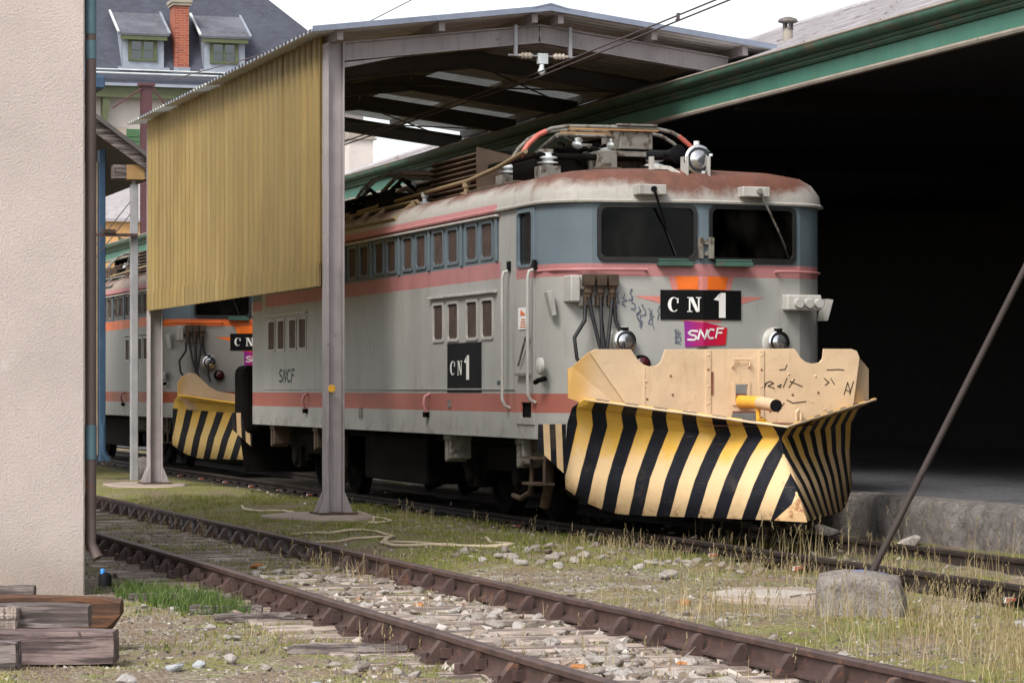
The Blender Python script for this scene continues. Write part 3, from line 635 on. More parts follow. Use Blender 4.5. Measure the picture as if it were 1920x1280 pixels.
    # --- lamps
    for sg in (-1, 1):
        c = (sg * .81, yf(.81), 2.02)
        h = B(MB().lathe(c, (0, -1, 0), [(-.01, .15), (.015, .15), (.03, .13), (.05, .118), (.10, .112), (.115, .10), (.118, .085)], 24), 'headlight', m_greyp, smooth=40)
        B(MB().lathe((c[0], c[1] - .1, c[2]), (0, -1, 0), [(0, .112), (.02, .112), (.028, .10), (.028, .092)], 24), 'lamp_rim', m_chrome, h, smooth=40)
        B(MB().lathe((c[0], c[1] - .11, c[2]), (0, -1, 0), [(0, .095), (.010, .088), (.024, .06), (.031, .03), (.033, 0)], 24), 'lens', m_lens, h, smooth=60)
        B(MB().box(c[0] - .03, c[0] + .03, c[1] - .13, c[1] - .06, c[2] + .10, c[2] + .135), 'clip', m_under, h)
        h = B(MB().lathe((sg * .62, yf(.62), 1.80), (0, -1, 0), [(0, .09), (.06, .085), (.075, .07)], 18), 'marker_light', m_under, smooth=40)
        B(MB().lathe((sg * .62, yf(.62) - .07, 1.80), (0, -1, 0), [(0, .07), (.02, .05), (.028, 0)], 16), 'lens', m_redlens, h, smooth=60)
    # --- front handrails, wipers, brackets
    for xs in ((-1.49, -1.4, -1.2, -1.0, -.8, -.57), (.82, 1.0, 1.2, 1.4, 1.49)):
        B(MB().tube([(xs[0], yf(xs[0]) - .0, 2.715)] + [(x, yf(x) - .05, 2.72) for x in xs] + [(xs[-1], yf(xs[-1]) + .0, 2.715)], .014), 'front_handrail', m_pink if first else m_orange, smooth=60)
    for x0, px, ex in ((-.70, -.55, -.30), (.39, .56, .92)):
        bxo = B(MB().box(x0, x0 + .29, -.085, .12, 3.445, 3.545), 'wiper_motor_box', m_greyp, bevel=.008)
        a = B(MB().tube([(px, -.085, 3.5), (px, -.115, 3.5)], .028, 10).tube([(px, -.105, 3.5), (px + (ex - px) * .7, yf(px) - .06, 3.12), (ex, yf(ex) - .045, 2.95)], [.013, .010, .006]), 'wiper_arm', m_greyd if px > 0 else m_black)
        B(MB().tube([(px + (ex - px) * .72, yf(px) - .05, 3.10), (ex + (ex - px) * .1, yf(ex) - .034, 2.86)], .008), 'wiper_blade', m_rubber, a)
    B(MB().box(-.055, -.012, -.055, .02, 2.83, 3.04).box(.05, .10, -.055, .02, 2.83, 3.04).box(-.012, .05, -.03, 0, 2.86, 2.90).box(-.012, .05, -.03, 0, 2.97, 3.01), 'centre_hinge', m_greyd, bevel=.004)
    for x0, x1 in ((-.46, -.11), (.12, .50)):
        B(MB().box(x0, x1, yf(x0) - .11, yf(x0) + .03, 2.755, 2.80).tube([(x0, yf(x0) - .06, 2.815), (x1, yf(x0) - .06, 2.815)], .012), 'folded_step', m_green, bevel=.006)
    # --- jumper sockets
    xb = -1.12; yb = yf(xb)
    s = B(MB().box(-1.34, -1.24, yb - .08, yb + .22, 2.40, 2.66).box(-1.24, -.88, yb - .04, yb + .1, 2.52, 2.66).box(-1.24, -.9, yb - .03, yb + .1, 2.36, 2.46), 'jumper_socket_box', m_greyp, bevel=.012)
    B(MB().prism([(0, 2.5), (.06, 2.52), (.10, 2.28), (.06, 2.27)], lambda a, z: (-1.52 + a, yf(1.4) - .12, z), lambda a, z: (-1.52 + a, yf(1.4) - .02, z)), 'socket_flap', m_greyp, s)
    for i, x in enumerate((-1.165, -1.04, -.92)):
        p = B(MB().box(x - .048, x + .048, yb - .16, yb - .03, 2.555, 2.67).lathe((x, yb - .1, 2.56), (0, 0, -1), [(0, .05), (.02, .05), (.03, .04), (.07, .042), (.09, .03), (.12, .026)], 12).box(x - .04, x + .04, yb - .1, yb - .03, 2.36, 2.47), 'jumper_plug', m_brown, s, bevel=.006)
    for i, (x, e) in enumerate(((-1.165, -1.05), (-1.04, -1.06), (-.92, -1.03), (-1.2, -1.26), (-1.04, -1.035), (-.9, -.87))):
        z0 = 2.45 if i < 3 else 2.37; bow = (-.10, .0, .05)[i - 3] if i >= 3 else 0
        B(MB().tube([(x, yb - .1, z0), (x + (e - x) * .2, yb - .12, z0 - .15), (x + (e - x) * .6 + bow, yb - .17, 2.05), (e + bow * .6, yb - .2, 1.85), (e + .07, yb - .22, 1.68)], .0195 if i < 3 else .02, 8), 'jumper_cable', m_cable, smooth=60)
    s = B(MB().box(.9, 1.27, yf(1.1) - .16, yf(1.1) + .15, 2.335, 2.49), 'jumper_socket_box', m_greyp, bevel=.012)
    for x in (1.02, 1.13, 1.235): B(MB().lathe((x, yf(1.1) - .16, 2.405), (0, -1, 0), [(0, .052), (.03, .052), (.04, .045), (.04, .04)], 14), 'socket_cover', m_greyp, s, smooth=40)
    B(MB().prism([(0, 2.24), (.05, 2.24), (.11, 2.45), (.05, 2.46)], lambda a, z: (1.38 + a, yf(1.4) - .2, z), lambda a, z: (1.38 + a, yf(1.4) - .04, z)), 'socket_flap', m_greyp, s)
    # --- front roof fittings
    L = (.02, .22, 3.82)
    s = B(MB().lathe(L, (0, -1, 0), [(-.16, .04), (-.12, .09), (-.02, .135), (.03, .145), (.055, .145), (.065, .13), (.065, .118)], 28), 'spotlight', m_chrome, smooth=40)
    B(MB().lathe((L[0], L[1] - .055, L[2]), (0, -1, 0), [(0, .12), (.006, .112), (.004, .10), (.012, .09), (.028, .055), (.034, .03), (.036, 0)], 28), 'lens', m_lens, s, smooth=40)
    B(MB().box(-.12, .13, .12, .16, 3.585, 3.63).box(-.12, -.10, .12, .3, 3.6, 3.85).box(.11, .13, .12, .3, 3.6, 3.85).beam((-.11, .14, 3.62), (-.24, .30, 3.74), .03, .04).beam((-.24, .30, 3.74), (-.36, .46, 3.76), .03, .04).box(-.39, -.35, .42, .48, 3.68, 3.86), 'lamp_bracket', m_greyp, s, bevel=.003)
    for a in range(4):
        t = R(20 + 90 * a); B(MB().box(L[0] + .135 * math.cos(t) - .012, L[0] + .135 * math.cos(t) + .012, L[1] - .08, L[1] - .04, L[2] + .135 * math.sin(t) - .012, L[2] + .135 * math.sin(t) + .012), 'clip', m_por, s)
    B(MB().lathe((-.17, .55, 3.90), (.25, -1, -.1), [(-.28, .035), (0, .035), (.12, .06), (.2, .10), (.21, .085)], 18).tube([(-.36, .6, 3.88), (-.2, .58, 3.88)], .045), 'horn', m_black, smooth=50)
    B(MB().tube([(.17, .6, 3.70), (.17, .6, 4.04)], [.032, .030], 12), 'antenna', m_white, smooth=50)
    # --- roof equipment
    bx_ = B(MB().box(.19, .57, 2.9, 3.5, 4.15, 4.40), 'equipment_box', m_greyd, bevel=.008)
    B(MB().box(.14, .60, 2.84, 3.55, 4.40, 4.42), 'box_lid', m_greyd, bx_)
    B(MB().box(-.05, .16, 2.9, 3.4, 3.74, 4.13).box(.54, .58, 2.95, 3.4, 3.74, 4.13).box(.16, .54, 2.92, 3.4, 4.07, 4.13).box(.16, .54, 3.3, 3.4, 3.74, 4.07), 'box_stand', m_greyd, bx_, bevel=.006)
    for fy in (3.0, 9.6):
        P = B(MB().tube([(-.75, fy - .2, 4.06), (-.75, fy + 1.6, 4.06)], .03).tube([(.75, fy - .2, 4.06), (.75, fy + 1.6, 4.06)], .03).tube([(-.75, fy, 4.06), (.75, fy, 4.06)], .035).tube([(-.75, fy + 1.4, 4.06), (.75, fy + 1.4, 4.06)], .035), 'pantograph', m_under)
        for x in (-.6, .62):
            for y2 in (fy, fy + 1.4):
                B(MB().box(x - .12, x + .12, y2 - .1, y2 + .1, 3.74, 3.95), 'pedestal', m_greyd, P, bevel=.01)
                B(MB().lathe((x, y2, 3.95), (0, 0, 1), [(0, .06), (.02, .06), (.03, .115), (.045, .115), (.055, .06), (.075, .06), (.085, .105), (.1, .105), (.11, .05), (.15, .04)], 18), 'insulator', m_por, P, smooth=40)
        B(MB().tube([(-.6, fy + .2, 4.1), (-.3, fy + 1.3, 4.2), (-.45, fy + .1, 4.3)], .028).tube([(.6, fy + .2, 4.1), (.3, fy + 1.3, 4.2), (.45, fy + .1, 4.3)], .028).tube([(-.5, fy + .6, 4.14), (.5, fy + .6, 4.14)], .05).tube([(-.45, fy + .1, 4.3), (.45, fy + .1, 4.3)], .02).tube([(-.45, fy + .1, 4.3), (.45, fy + 1.2, 4.2)], .012), 'lower_arm', m_greyd, P)
        for k in range(5):
            x = -.42 + .2 * k; B(MB().lathe((x, fy + .15, 4.12 + .05 * (k % 2)), (.4, .3, 1), [(0, .03), (.02, .06), (.05, .06), (.07, .03), (.1, .05), (.12, .02)], 10), 'spring_pot', m_por if k % 2 else m_under, P, smooth=40)
        for dy, dz in ((-.12, 0), (.2, -.015)):
            hd = B(MB().tube([(-.94, fy + dy, 4.05 + dz), (-.86, fy + dy, 4.17 + dz), (-.75, fy + dy, 4.27 + dz), (-.6, fy + dy, 4.345 + dz), (-.42, fy + dy, 4.375 + dz), (0, fy + dy, 4.38 + dz), (.6, fy + dy, 4.375 + dz), (.78, fy + dy, 4.345 + dz), (.92, fy + dy, 4.27 + dz), (1.03, fy + dy, 4.17 + dz), (1.1, fy + dy, 4.07 + dz)], .022, 8), 'pantograph_head', m_greyd, P, smooth=60)
            B(MB().box(-.4, .62, fy + dy - .02, fy + dy + .02, 4.345 + dz, 4.36 + dz), 'contact_strip', m_copper, P)
        rs = random.Random(int(fy))
        B(MB().box(-.62, -.1, fy + .15, fy + 1.2, 3.76, 4.08).box(-.35, .12, fy + .3, fy + 1.3, 4.08, 4.2), 'drive_housing', m_under, P, bevel=.03)
        for k in range(20):
            x = rs.uniform(-.55, .2); y2 = fy + rs.uniform(-.05, .9); z2 = rs.uniform(4.0, 4.24)
            B(MB().beam((x, y2, z2), (x + rs.uniform(-.25, .25), y2 + rs.uniform(-.2, .3), z2 + rs.uniform(-.08, .08)), rs.uniform(.03, .08), rs.uniform(.03, .07)), 'linkage', rs.choice([m_under, m_under, m_greyd, m_por]), P, bevel=.006)
        if fy < 5:
            B(MB().tube([(-.945, fy - .12, 4.04), (-.86, fy - .12, 4.17), (-.75, fy - .12, 4.27), (-.66, fy - .12, 4.315)], .029, 8), 'horn_tip', m_redtip, P, smooth=60)
            B(MB().tube([(1.06, fy - .12, 4.12), (.98, fy - .12, 4.215), (.86, fy - .12, 4.305)], .027, 8), 'horn_tip', m_redtip, P, smooth=60)
    rb = B(MB().box(-.80, -.45, 4.75, 6.7, 3.74, 4.26), 'resistor_box', m_under)
    for k in range(8): B(MB().beam((-.83, 4.75, 3.80 + k * .06), (-.83, 6.7, 3.80 + k * .06), .05, .02, (.5, 0, 1)), 'louvre', m_brown, rb)
    B(MB().prism([(-.88, 3.75), (-.40, 3.75), (-.40, 4.19), (-.88, 4.29)], lambda x, z: (x, 4.68, z), lambda x, z: (x, 4.71, z)), 'end_plate', m_brown, rb)
    B(MB().tube([(-1.0, 12.5, 3.85), (-1.0, 9.8, 3.83), (-1.0, 6.2, 3.88), (-1.0, 4.6, 3.90), (-.98, 3.6, 3.97), (-.95, 2.7, 4.08)], .026, 8), 'roof_pipe', m_tan, smooth=60)
    for y2 in (4.7, 6.4, 8.4, 10.4): B(MB().lathe((-1.0, y2, 3.70), (0, 0, 1), [(0, .03), (.04, .03), (.05, .07), (.07, .07), (.08, .03), (.12, .03), (.13, .045), (.18, .045)], 12), 'pipe_insulator', m_por if y2 in (6.4, 10.4) else m_tan, smooth=40)
    B(MB().box(-1.12, -.85, 2.6, 4.3, 3.68, 3.76).box(-.85, -.1, 2.2, 2.6, 3.74, 3.79).box(-.3, .0, 2.3, 2.5, 3.76, 3.9), 'roof_walkway', m_brown, bevel=.01)
    rs = random.Random(5 if first else 9)
    for k in range(9):
        y2 = 7.1 + k * .6; x = rs.uniform(-.9, -.3); w = rs.uniform(.15, .3)
        B(MB().box(x - w, x + w, y2, y2 + rs.uniform(.2, .45), 3.7, rs.uniform(3.88, 4.02)).tube([(x - .2, y2 + .1, 3.95), (x, y2 + .1, rs.uniform(4.05, 4.15)), (x + .3, y2 + .2, 3.95)], .03), 'roof_apparatus', rs.choice([m_under, m_under, m_brown]), bevel=.01, smooth=40)
    # roof hatch panes on the near slope
    sl = lambda t, y, off: (-1.47 + .235 * t - off * .66, y, 3.525 + .185 * t + off * .75)
    hf = MB(); ys = [5.95, 7.25, 8.0, 8.75, 10.0, 11.2]
    for a, b, y0, y1 in [(-.12, .02, 5.85, 11.3), (.98, 1.1, 5.85, 11.3)]: hf.add([sl(t, y, o) for y in (y0, y1) for o in (0, .05) for t in (a, b)], [(0, 1, 3, 2), (4, 6, 7, 5), (0, 2, 6, 4), (1, 5, 7, 3), (0, 4, 5, 1), (2, 3, 7, 6)])
    for y in ys: hf.add([sl(t, y + q, o) for q in (-.035, .035) for o in (0, .049) for t in (0, 1)], [(0, 1, 3, 2), (4, 6, 7, 5), (0, 2, 6, 4), (1, 5, 7, 3), (0, 4, 5, 1), (2, 3, 7, 6)])
    hf = B(hf, 'roof_hatch', m_tan if first else m_greyd)
    for a, b in zip(ys, ys[1:]): B(MB().quad(sl(0, a, .02), sl(1, a, .02), sl(1, b, .02), sl(0, b, .02)), 'hatch_pane', m_under, hf)
    # --- running gear
    B(MB().box(-1.1, 1.1, .9, 13.3, .95, 1.058).box(-1.2, 1.2, 5.6, 8.4, .45, 1.0), 'underframe', m_under, bevel=.02)
    for yc in (3.0, 11.2):
        for sg in (-1, 1):
            f = B(MB().prism([(-1.6, .78), (-1.5, .95), (1.5, .95), (1.6, .78), (1.25, .55), (.75, .5), (.5, .68), (-.5, .68), (-.75, .5), (-1.25, .55)], lambda a, z: (sg * 1.0, yc + a, z), lambda a, z: (sg * 1.12, yc + a, z)), 'bogie_frame', m_under, bevel=.015)
            for dy in (-.85, .85):
                B(MB().box(sg * 1.1 - .1, sg * 1.1 + .1, yc + dy - .16, yc + dy + .16, .48, .78).lathe((sg * 1.19, yc + dy, .64), (sg, 0, 0), [(0, .13), (.04, .13), (.06, .09)], 14), 'axle_box', m_under, f, bevel=.02)
                for q in (-.3, .3): B(MB().tube([(sg * 1.06 + .06 * math.cos(k * 1.05), yc + dy + q + .06 * math.sin(k * 1.05), .56 + k * .012) for k in range(26)], .014, 5), 'coil_spring', m_under, f)
                B(MB().lathe((sg * .73, yc + dy, .67), (sg, 0, 0), [(-.03, .54), (0, .53), (.02, .50), (.1, .48), (.105, .40), (.06, .36), (.06, .15), (.12, .13), (.14, .1)], 28), 'wheel', m_under, smooth=30)
        B(MB().tube([(-1.24, yc - 1.45, .95), (-1.27, yc - 1.5, .7), (-1.24, yc - 1.35, .5), (-1.2, yc - .9, .42), (-1.18, yc - .6, .44)], .03).tube([(-1.2, yc - 1.8, .95), (-1.24, yc - 1.95, .6), (-1.2, yc - 1.7, .38)], .055), 'sand_pipe', m_brown if first else m_under, smooth=60)
    return T

STR_UV = None
def blade(T, sg, sm, W=1.5, plain=False):
    # rows: lip, curl, seam, mid, low, bottom ; each runs from the centre crease to the outer end
    C = [(-2.08, 1.21), (-1.98, 1.165), (-1.93, 1.10), (-2.02, .93), (-2.25, .68), (-2.51, .37)]
    E = [(-.77, 1.455), (-.40, 1.37), (-.27, 1.23), (-.20, .95), (-.20, .74), (-.22, .60)]
    N = 18; rows = []; uvs = []; vv = [-.5, -.2, 0, .25, .6, 1.0]
    for (cy, cz), (ey, ez), v in zip(C, E, vv):
        r = []
        for k in range(N + 1):
            w = k / N; z = cz + (ez - cz) * w
            if v == 1.0: z = cz + max(0, w - .72) ** 2 * 2.93
            r.append((sg * w * W, cy + (ey - cy) * w, z))
            t = max(0, min(1, v)); q0 = (w - .04) / .145; q1 = (w - .285) / .117
            q = q0 + (q1 - q0) * t
            if v < 0: q = (w - .04 - .07 * (-v / .5)) / .145
            uvs.append((q, max(v, -.5)))
        rows.append(r)
    mb = MB().grid(rows); me = bpy.data.meshes.new('plow_blade'); me.from_pydata(mb.v, [], mb.f)
    uvl = me.uv_layers.new(name='UVMap')
    for lp in me.loops: uvl.data[lp.index].uv = uvs[lp.vertex_index]
    for p in me.polygons: p.use_smooth = True
    if sg > 0: me.flip_normals()
    me.set_sharp_from_angle(angle=R(28))
    o = link('plow_blade', me, sm, T); s = o.modifiers.new('thick', 'SOLIDIFY'); s.thickness = .02; s.offset = -1
    return o, rows
def fill_under(T, rows, sg): pass
def plow(T, first):
    B = lambda mb, name, m, par=None, **k: mb.build(name, m, par or T, local=True, **k)
    sm = m_str1 if first else m_str2
    for sg in (-1, 1):
        o, rows = blade(T, sg, sm)
        # rolled rim along the lip and a shelf back to the plate
        lip = [Vector(p) for p in rows[0]]
        B(MB().tube(lip, .012, 6), 'blade_lip', m_cream if first else m_yel, o, smooth=60)
        n = len(lip)
        B(MB().grid([[Vector((p.x, p.y + .01, min(p.z - .006, 1.215))) for p in lip[:8]], [Vector((p.x * .97, -.66, 1.235)) for p in lip[:8]]]), 'plow_shelf', m_rustshelf if first else m_yel, o)
        B(MB().grid([[Vector(p) + Vector((0, .04, 0)) for p in rows[5]], [Vector((p[0], -.1, max(p[2], .5))) for p in rows[5]]]), 'plow_underside', m_under, o)
    B(MB().add([(0, -2.36, .58), (-.04, -2.45, .45), (-.2, -2.24, .368), (0, -2.525, .36), (.05, -2.42, .37)], [(0, 1, 2), (1, 3, 2), (0, 3, 1), (0, 4, 3), (2, 3, 4)]), 'nose_shoe', m_shoe, bevel=0)
    mp = lambda off: (lambda x, z: (x, -.66 - off, z)); th = .02
    if first:
        out = [(-1.42, 1.90), (-1.36, 1.93), (-1.0, 1.93), (-.975, 1.89), (-.93, 1.83), (-.87, 1.785), (-.82, 1.77), (-.75, 1.775), (-.71, 1.80), (-.68, 1.86), (-.66, 1.93),
               (.68, 1.945), (.71, 1.91), (.75, 1.85), (.80, 1.815), (.87, 1.80), (.94, 1.81), (.975, 1.85), (.985, 1.945), (1.28, 1.945), (1.34, 1.925), (1.37, 1.86), (1.30, 1.37), (.9, 1.20), (-.90, 1.20)]
        pl = B(MB().holed(out, [[(.06, 1.42), (.19, 1.42), (.19, 1.60), (.06, 1.60)], [(.02, 1.26), (.34, 1.26), (.34, 1.34), (.04, 1.34)]], mp(th), mp(0)), 'top_plate', m_cream, bevel=.003)
        lw = [Vector((-1.42, -.66, 1.90)), Vector((-.90, -.66, 1.20)), Vector((-1.585, -.55, 1.47)), Vector((-1.59, -.55, 1.745)), Vector((-1.55, -.57, 1.765))]
        rw = [Vector((1.37, -.66, 1.86)), Vector((1.30, -.66, 1.37)), Vector((1.54, -.52, 1.42)), Vector((1.54, -.52, 1.75)), Vector((1.48, -.56, 1.80))]
        for w in (lw, rw):
            n = len(w); bk = [p + Vector((0, .02, 0)) for p in w]
            B(MB().add(w + bk, [tuple(range(n)), tuple(range(2 * n - 1, n - 1, -1))] + [(i, (i + 1) % n, n + (i + 1) % n, n + i) for i in range(n)]), 'folded_wing', m_cream, pl)
        for x in (-.22, .33): B(MB().box(x - .028, x + .028, -.694, -.681, 1.22, 1.93), 'cover_strip', m_cream, pl, bevel=.003)
        B(MB().box(-.875, -.862, -.686, -.68, 1.36, 1.76), 'weld_seam', m_cream, pl)
        B(MB().box(-.19, -.165, -.688, -.68, 1.5, 1.72), 'slot', m_rustshelf, pl)
        rv = [(x, z) for x in (-.22, .33) for z in (1.88, 1.74, 1.58, 1.42, 1.28)] + [(-.6, 1.68), (-.58, 1.5), (-.85, 1.63), (-.84, 1.46), (-.86, 1.58), (.62, 1.7), (.66, 1.5), (.9, 1.68), (.93, 1.52), (.5, 1.36), (1.0, 1.36), (-.4, 1.34)]
        for x, z in rv: B(MB().lathe((x, -.68 - (.012 if x in (-.22, .33) else 0), z), (0, -1, 0), [(-.004, .014), (.006, .011), (.009, .004)], 8), 'rivet', m_rustshelf if (x * 31 + z * 17) % 1 > .5 else m_cream, pl)
        B(MB().tube([(.03, -.68, 1.765), (.03, -.71, 1.775), (.03, -.715, 1.84), (.2, -.715, 1.84), (.2, -.71, 1.775), (.2, -.68, 1.765)], .009, 6), 'lift_handle', m_cream, pl)
        B(MB().holed([(.035, 1.40), (.215, 1.40), (.215, 1.63), (.035, 1.63)], [[(.06, 1.42), (.19, 1.42), (.19, 1.60), (.06, 1.60)]], mp(.034), mp(.018)), 'hatch_frame', m_cream, pl)
        B(MB().tube([(.68, -.72, 1.22), (.68, -.72, 1.33), (.705, -.72, 1.36), (.73, -.72, 1.33), (.73, -.72, 1.22)], .014, 6), 'loop_handle', m_cream, pl)
        tb = B(MB().tube([(.125, -.3, 1.44), (.125, -1.15, 1.425)], .062, 18), 'draw_tube', m_yel, smooth=50)
        B(MB().tube([(.125, -1.14, 1.425), (.125, -1.52, 1.40)], .060, 18), 'tube_sleeve', m_cream, tb, smooth=50)
        B(MB().tube([(.125, -1.51, 1.40), (.125, -1.535, 1.40)], .058, 18), 'tube_end', m_black, tb, smooth=50)
        B(MB().tube([(.125, -1.1, 1.37), (.125, -1.1, 1.27), (.2, -1.1, 1.25)], .025, 8), 'tube_pin', m_yel, tb)
        g = []
        for s_ in ([(.36, 1.60), (.42, 1.63), (.46, 1.61), (.40, 1.585), (.47, 1.56)], [(.36, 1.56), (.39, 1.62)], [(.50, 1.58), (.54, 1.6), (.53, 1.57), (.5, 1.58)], [(.56, 1.57), (.60, 1.66)], [(.62, 1.57), (.68, 1.65)], [(.63, 1.63), (.76, 1.58)], [(.52, 1.74), (.58, 1.745), (.60, 1.79)],
                   [(.42, 1.33), (.47, 1.41), (.40, 1.37)], [(.5, 1.33), (.57, 1.42)], [(.60, 1.45), (.66, 1.42), (.80, 1.435)], [(1.02, 1.74), (1.14, 1.745), (1.2, 1.74)], [(.99, 1.66), (1.04, 1.62), (1.0, 1.59)], [(1.06, 1.66), (1.1, 1.6)], [(1.20, 1.5), (1.24, 1.62), (1.27, 1.52), (1.22, 1.55)], [(1.26, 1.5), (1.30, 1.63)]):
            mb = MB()
            for p in stroke(s_, .009): mb.add([(x, -.684, z) for x, z in p], [(0, 1, 2, 3)])
            B(mb, 'graffiti_stroke', m_ink2, pl)
    else:
        out = [(-1.5, 1.45), (-1.5, 1.66), (-1.42, 1.78), (-1.3, 1.84), (-1.18, 1.82), (-.95, 1.6), (-.8, 1.52), (-.5, 1.47), (.5, 1.47), (.8, 1.52), (.95, 1.6), (1.18, 1.82), (1.3, 1.84), (1.42, 1.78), (1.5, 1.66), (1.5, 1.45), (1.3, 1.2), (-1.3, 1.2)]
        B(MB().prism(out, mp(th), mp(0)), 'top_plate', m_cream, bevel=.004)
    # hangers to the frame and the striped side wings
    B(MB().box(-.9, -.7, -.5, .5, .8, 1.15), 'plow_frame', m_under, bevel=.01); B(MB().box(.7, .9, -.5, .5, .8, 1.15), 'plow_frame', m_under, bevel=.01)
def side_wing(T, y, sg=1):
    me = MB().prism([(-1.66, 1.215), (-1.38, 1.215), (-1.38, .72), (-1.66, .97)], lambda x, z: (x, y, z), lambda x, z: (x, y + .02, z)).mesh('side_wing')
    uvl = me.uv_layers.new(name='UVMap')
    for lp in me.loops:
        c = me.vertices[lp.vertex_index].co; uvl.data[lp.index].uv = (c.x / .125 + c.z * .35 + .25, .45)
    link('side_wing', me, m_str1, T)
def buffers(T, y, d):
    for x in (-.87, .87):
        MB().lathe((x, y, 1.02), (0, d, 0), [(0, .14), (.3, .14), (.3, .11), (.5, .11), (.5, .24), (.53, .25), (.56, .22)], 20).build('buffer', m_under, T, smooth=35, local=True)
# ------------------------------------------------------------------ ground
def gz(x, y):
    z = .03 * fbm(x * .6, y * .6) + .014 * fbm(x * 3.1, y * 3.1, 5)
    t = min(1, max(0, (x - 6.35) / .9)); z += (.035 + .065 * min(1, max(0, (y - 18.5) / 6))) * t * t * (3 - 2 * t)
    t = min(1, max(0, (x - 8.6) / .6)); z -= .03 * t
    if 4.3 < x < 6.4: z = z * .5 - (.012 if y < 19.5 else .0)
    return z
def axis(a, b, step, far):
    inner = list(np.arange(a, b + step / 2, step)); out = []; s = step; q = a
    while q > -far: s *= 1.6; q -= s; out.append(q)
    lo = out[::-1]; out = []; s = step; q = b
    while q < far: s *= 1.6; q += s; out.append(q)
    return lo + inner + out
gx = axis(1.4, 12.0, .085, 400); gy = axis(12.0, 46.0, .11, 700)
mb = MB(); mb.grid([[(x, y, (gz(x, y) if (-6 < x < 16 and 2 < y < 70) else .06)) for x in gx] for y in gy])
me = bpy.data.meshes.new('ground'); me.from_pydata(mb.v, [], mb.f)
for p in me.polygons: p.use_smooth = True
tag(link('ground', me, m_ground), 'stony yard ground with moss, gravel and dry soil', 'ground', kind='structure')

# ------------------------------------------------------------------ tracks
RAIL = [(-.062, 0), (.062, 0), (.062, .014), (.018, .032), (.011, .05), (.011, .104), (.034, .118), (.036, .145), (.026, .152), (-.026, .152), (-.036, .145), (-.034, .118), (-.011, .104), (-.011, .05), (-.018, .032), (-.062, .014)]
def track(label, xs, z0, y0, y1, pitch, chairs, name='railway_track'):
    xc = sum(xs) / 2; T = thing(name, label, 'track', (xc, y0, 0))
    for x in xs:
        n = 24; mbr = MB(); ring = []
        for k in range(n + 1):
            y = y0 + (y1 - y0) * k / n; wob = .008 * fbm(y * .35, x * 3) if 0 < k < n else 0
            ring.append([(x + a + wob, y, z0 + b + wob * .5) for a, b in RAIL])
        mbr.grid(ring, True); mbr.f += [tuple(range(len(RAIL))), tuple(range(n * len(RAIL), (n + 1) * len(RAIL)))]
        mbr.build('rail', m_rust if chairs else m_shaderail, T, smooth=40)
    protos = []
    for v in range(5):
        rs = random.Random(v); m = MB(); L = 1.28; rows = []
        for k in range(9):
            xx = -L + 2 * L * k / 8; j = lambda: rs.uniform(-.008, .008)
            rows.append([(xx, -.12 + j(), -.12), (xx, -.125 + j(), -.02 + j()), (xx, -.10, .0 + j()), (xx, -.02, .004 + j()), (xx, .04, -.006 + j()), (xx, .10, .0 + j()), (xx, .125 + j(), -.02 + j()), (xx, .12, -.12)])
        m.grid(rows, True); m.f += [tuple(range(8)), tuple(range(64, 72))]
        me = m.mesh('sleeper'); me.materials.append(m_sleeper); protos.append(me)
    ch = MB()   # cast chair: base plate, tall outer jaw, low inner jaw
    ch.box(-.165, .165, -.07, .07, 0, .032)
    ch.prism([(.042, .03), (.135, .03), (.12, .065), (.075, .128), (.046, .135)], lambda a, z: (a, -.035, z), lambda a, z: (a, .035, z))
    ch.prism([(-.15, .03), (-.042, .03), (-.04, .13), (-.066, .137), (-.098, .10)], lambda a, z: (a, -.04, z), lambda a, z: (a, .03, z))
    cme = ch.mesh('rail_chair'); cme.materials.append(m_rust)
    ky = MB().box(-.075, -.018, -.10, .075, .045, .10).lathe((-.15, 0, .03), (0, 0, 1), [(0, .025), (.04, .025), (.045, .015)], 8); kme = ky.mesh('key'); kme.materials.append(m_rust)
    clip = MB().box(-.13, -.04, -.05, .05, 0, .05).box(-.05, .0, -.03, .03, .04, .075); clm = clip.mesh('rail_clip'); clm.materials.append(m_under)
    cap = MB().box(-.15, -.09, -.03, .0, .035, .07); cpm = cap.mesh('clip_cap_red'); cpm.materials.append(m_redm)
    cap = MB().box(-.15, -.09, .0, .04, .035, .07); cpw = cap.mesh('clip_cap_white'); cpw.materials.append(m_white)
    y = y0 + .3; i = 0
    while y < y1:
        rs = random.Random(int(y * 100))
        o = link('sleeper', protos[i % 5], None, T); o.location = (rs.uniform(-.04, .04), y - y0, z0 - (.004 if chairs else .03) + rs.uniform(-.008, .006)); o.rotation_euler = (rs.uniform(-.01, .01), 0, rs.uniform(-.02, .02) + (math.pi if rs.random() < .5 else 0))
        for x, d in ((xs[0], 1), (xs[1], -1)):
            if chairs:
                c = link('rail_chair', cme, None, T); c.location = (x - xc, y - y0, z0 - .02); c.scale = (-1 if x == xs[0] else 1, 1, 1)
                if x == xs[1]: c.rotation_euler = (0, 0, math.pi)
                if x == xs[0]: c.scale = (1, 1, 1); c.rotation_euler = (0, 0, rs.uniform(-.04, .04))
                else: c.rotation_euler = (0, 0, math.pi + rs.uniform(-.04, .04))
                link('key', kme, None, c)
            elif x == xs[0]:
                c = link('rail_clip', clm, None, T); c.location = (x - xc, y - y0, z0 + .0)
                if i % 3 == 0: link('clip_cap', cpm, None, c); link('clip_cap', cpw, None, c)
        y += pitch * rs.uniform(.94, 1.06); i += 1
    return T
T1 = track('rusty bullhead track with cast chairs crossing the foreground', (4.56, 6.12), .018, 10.5, 44.6, .63, True)
T2 = track('overgrown track with red and white clips under the locomotives', (9.52, 11.02), .02, 12.0, 64.0, .62, False)

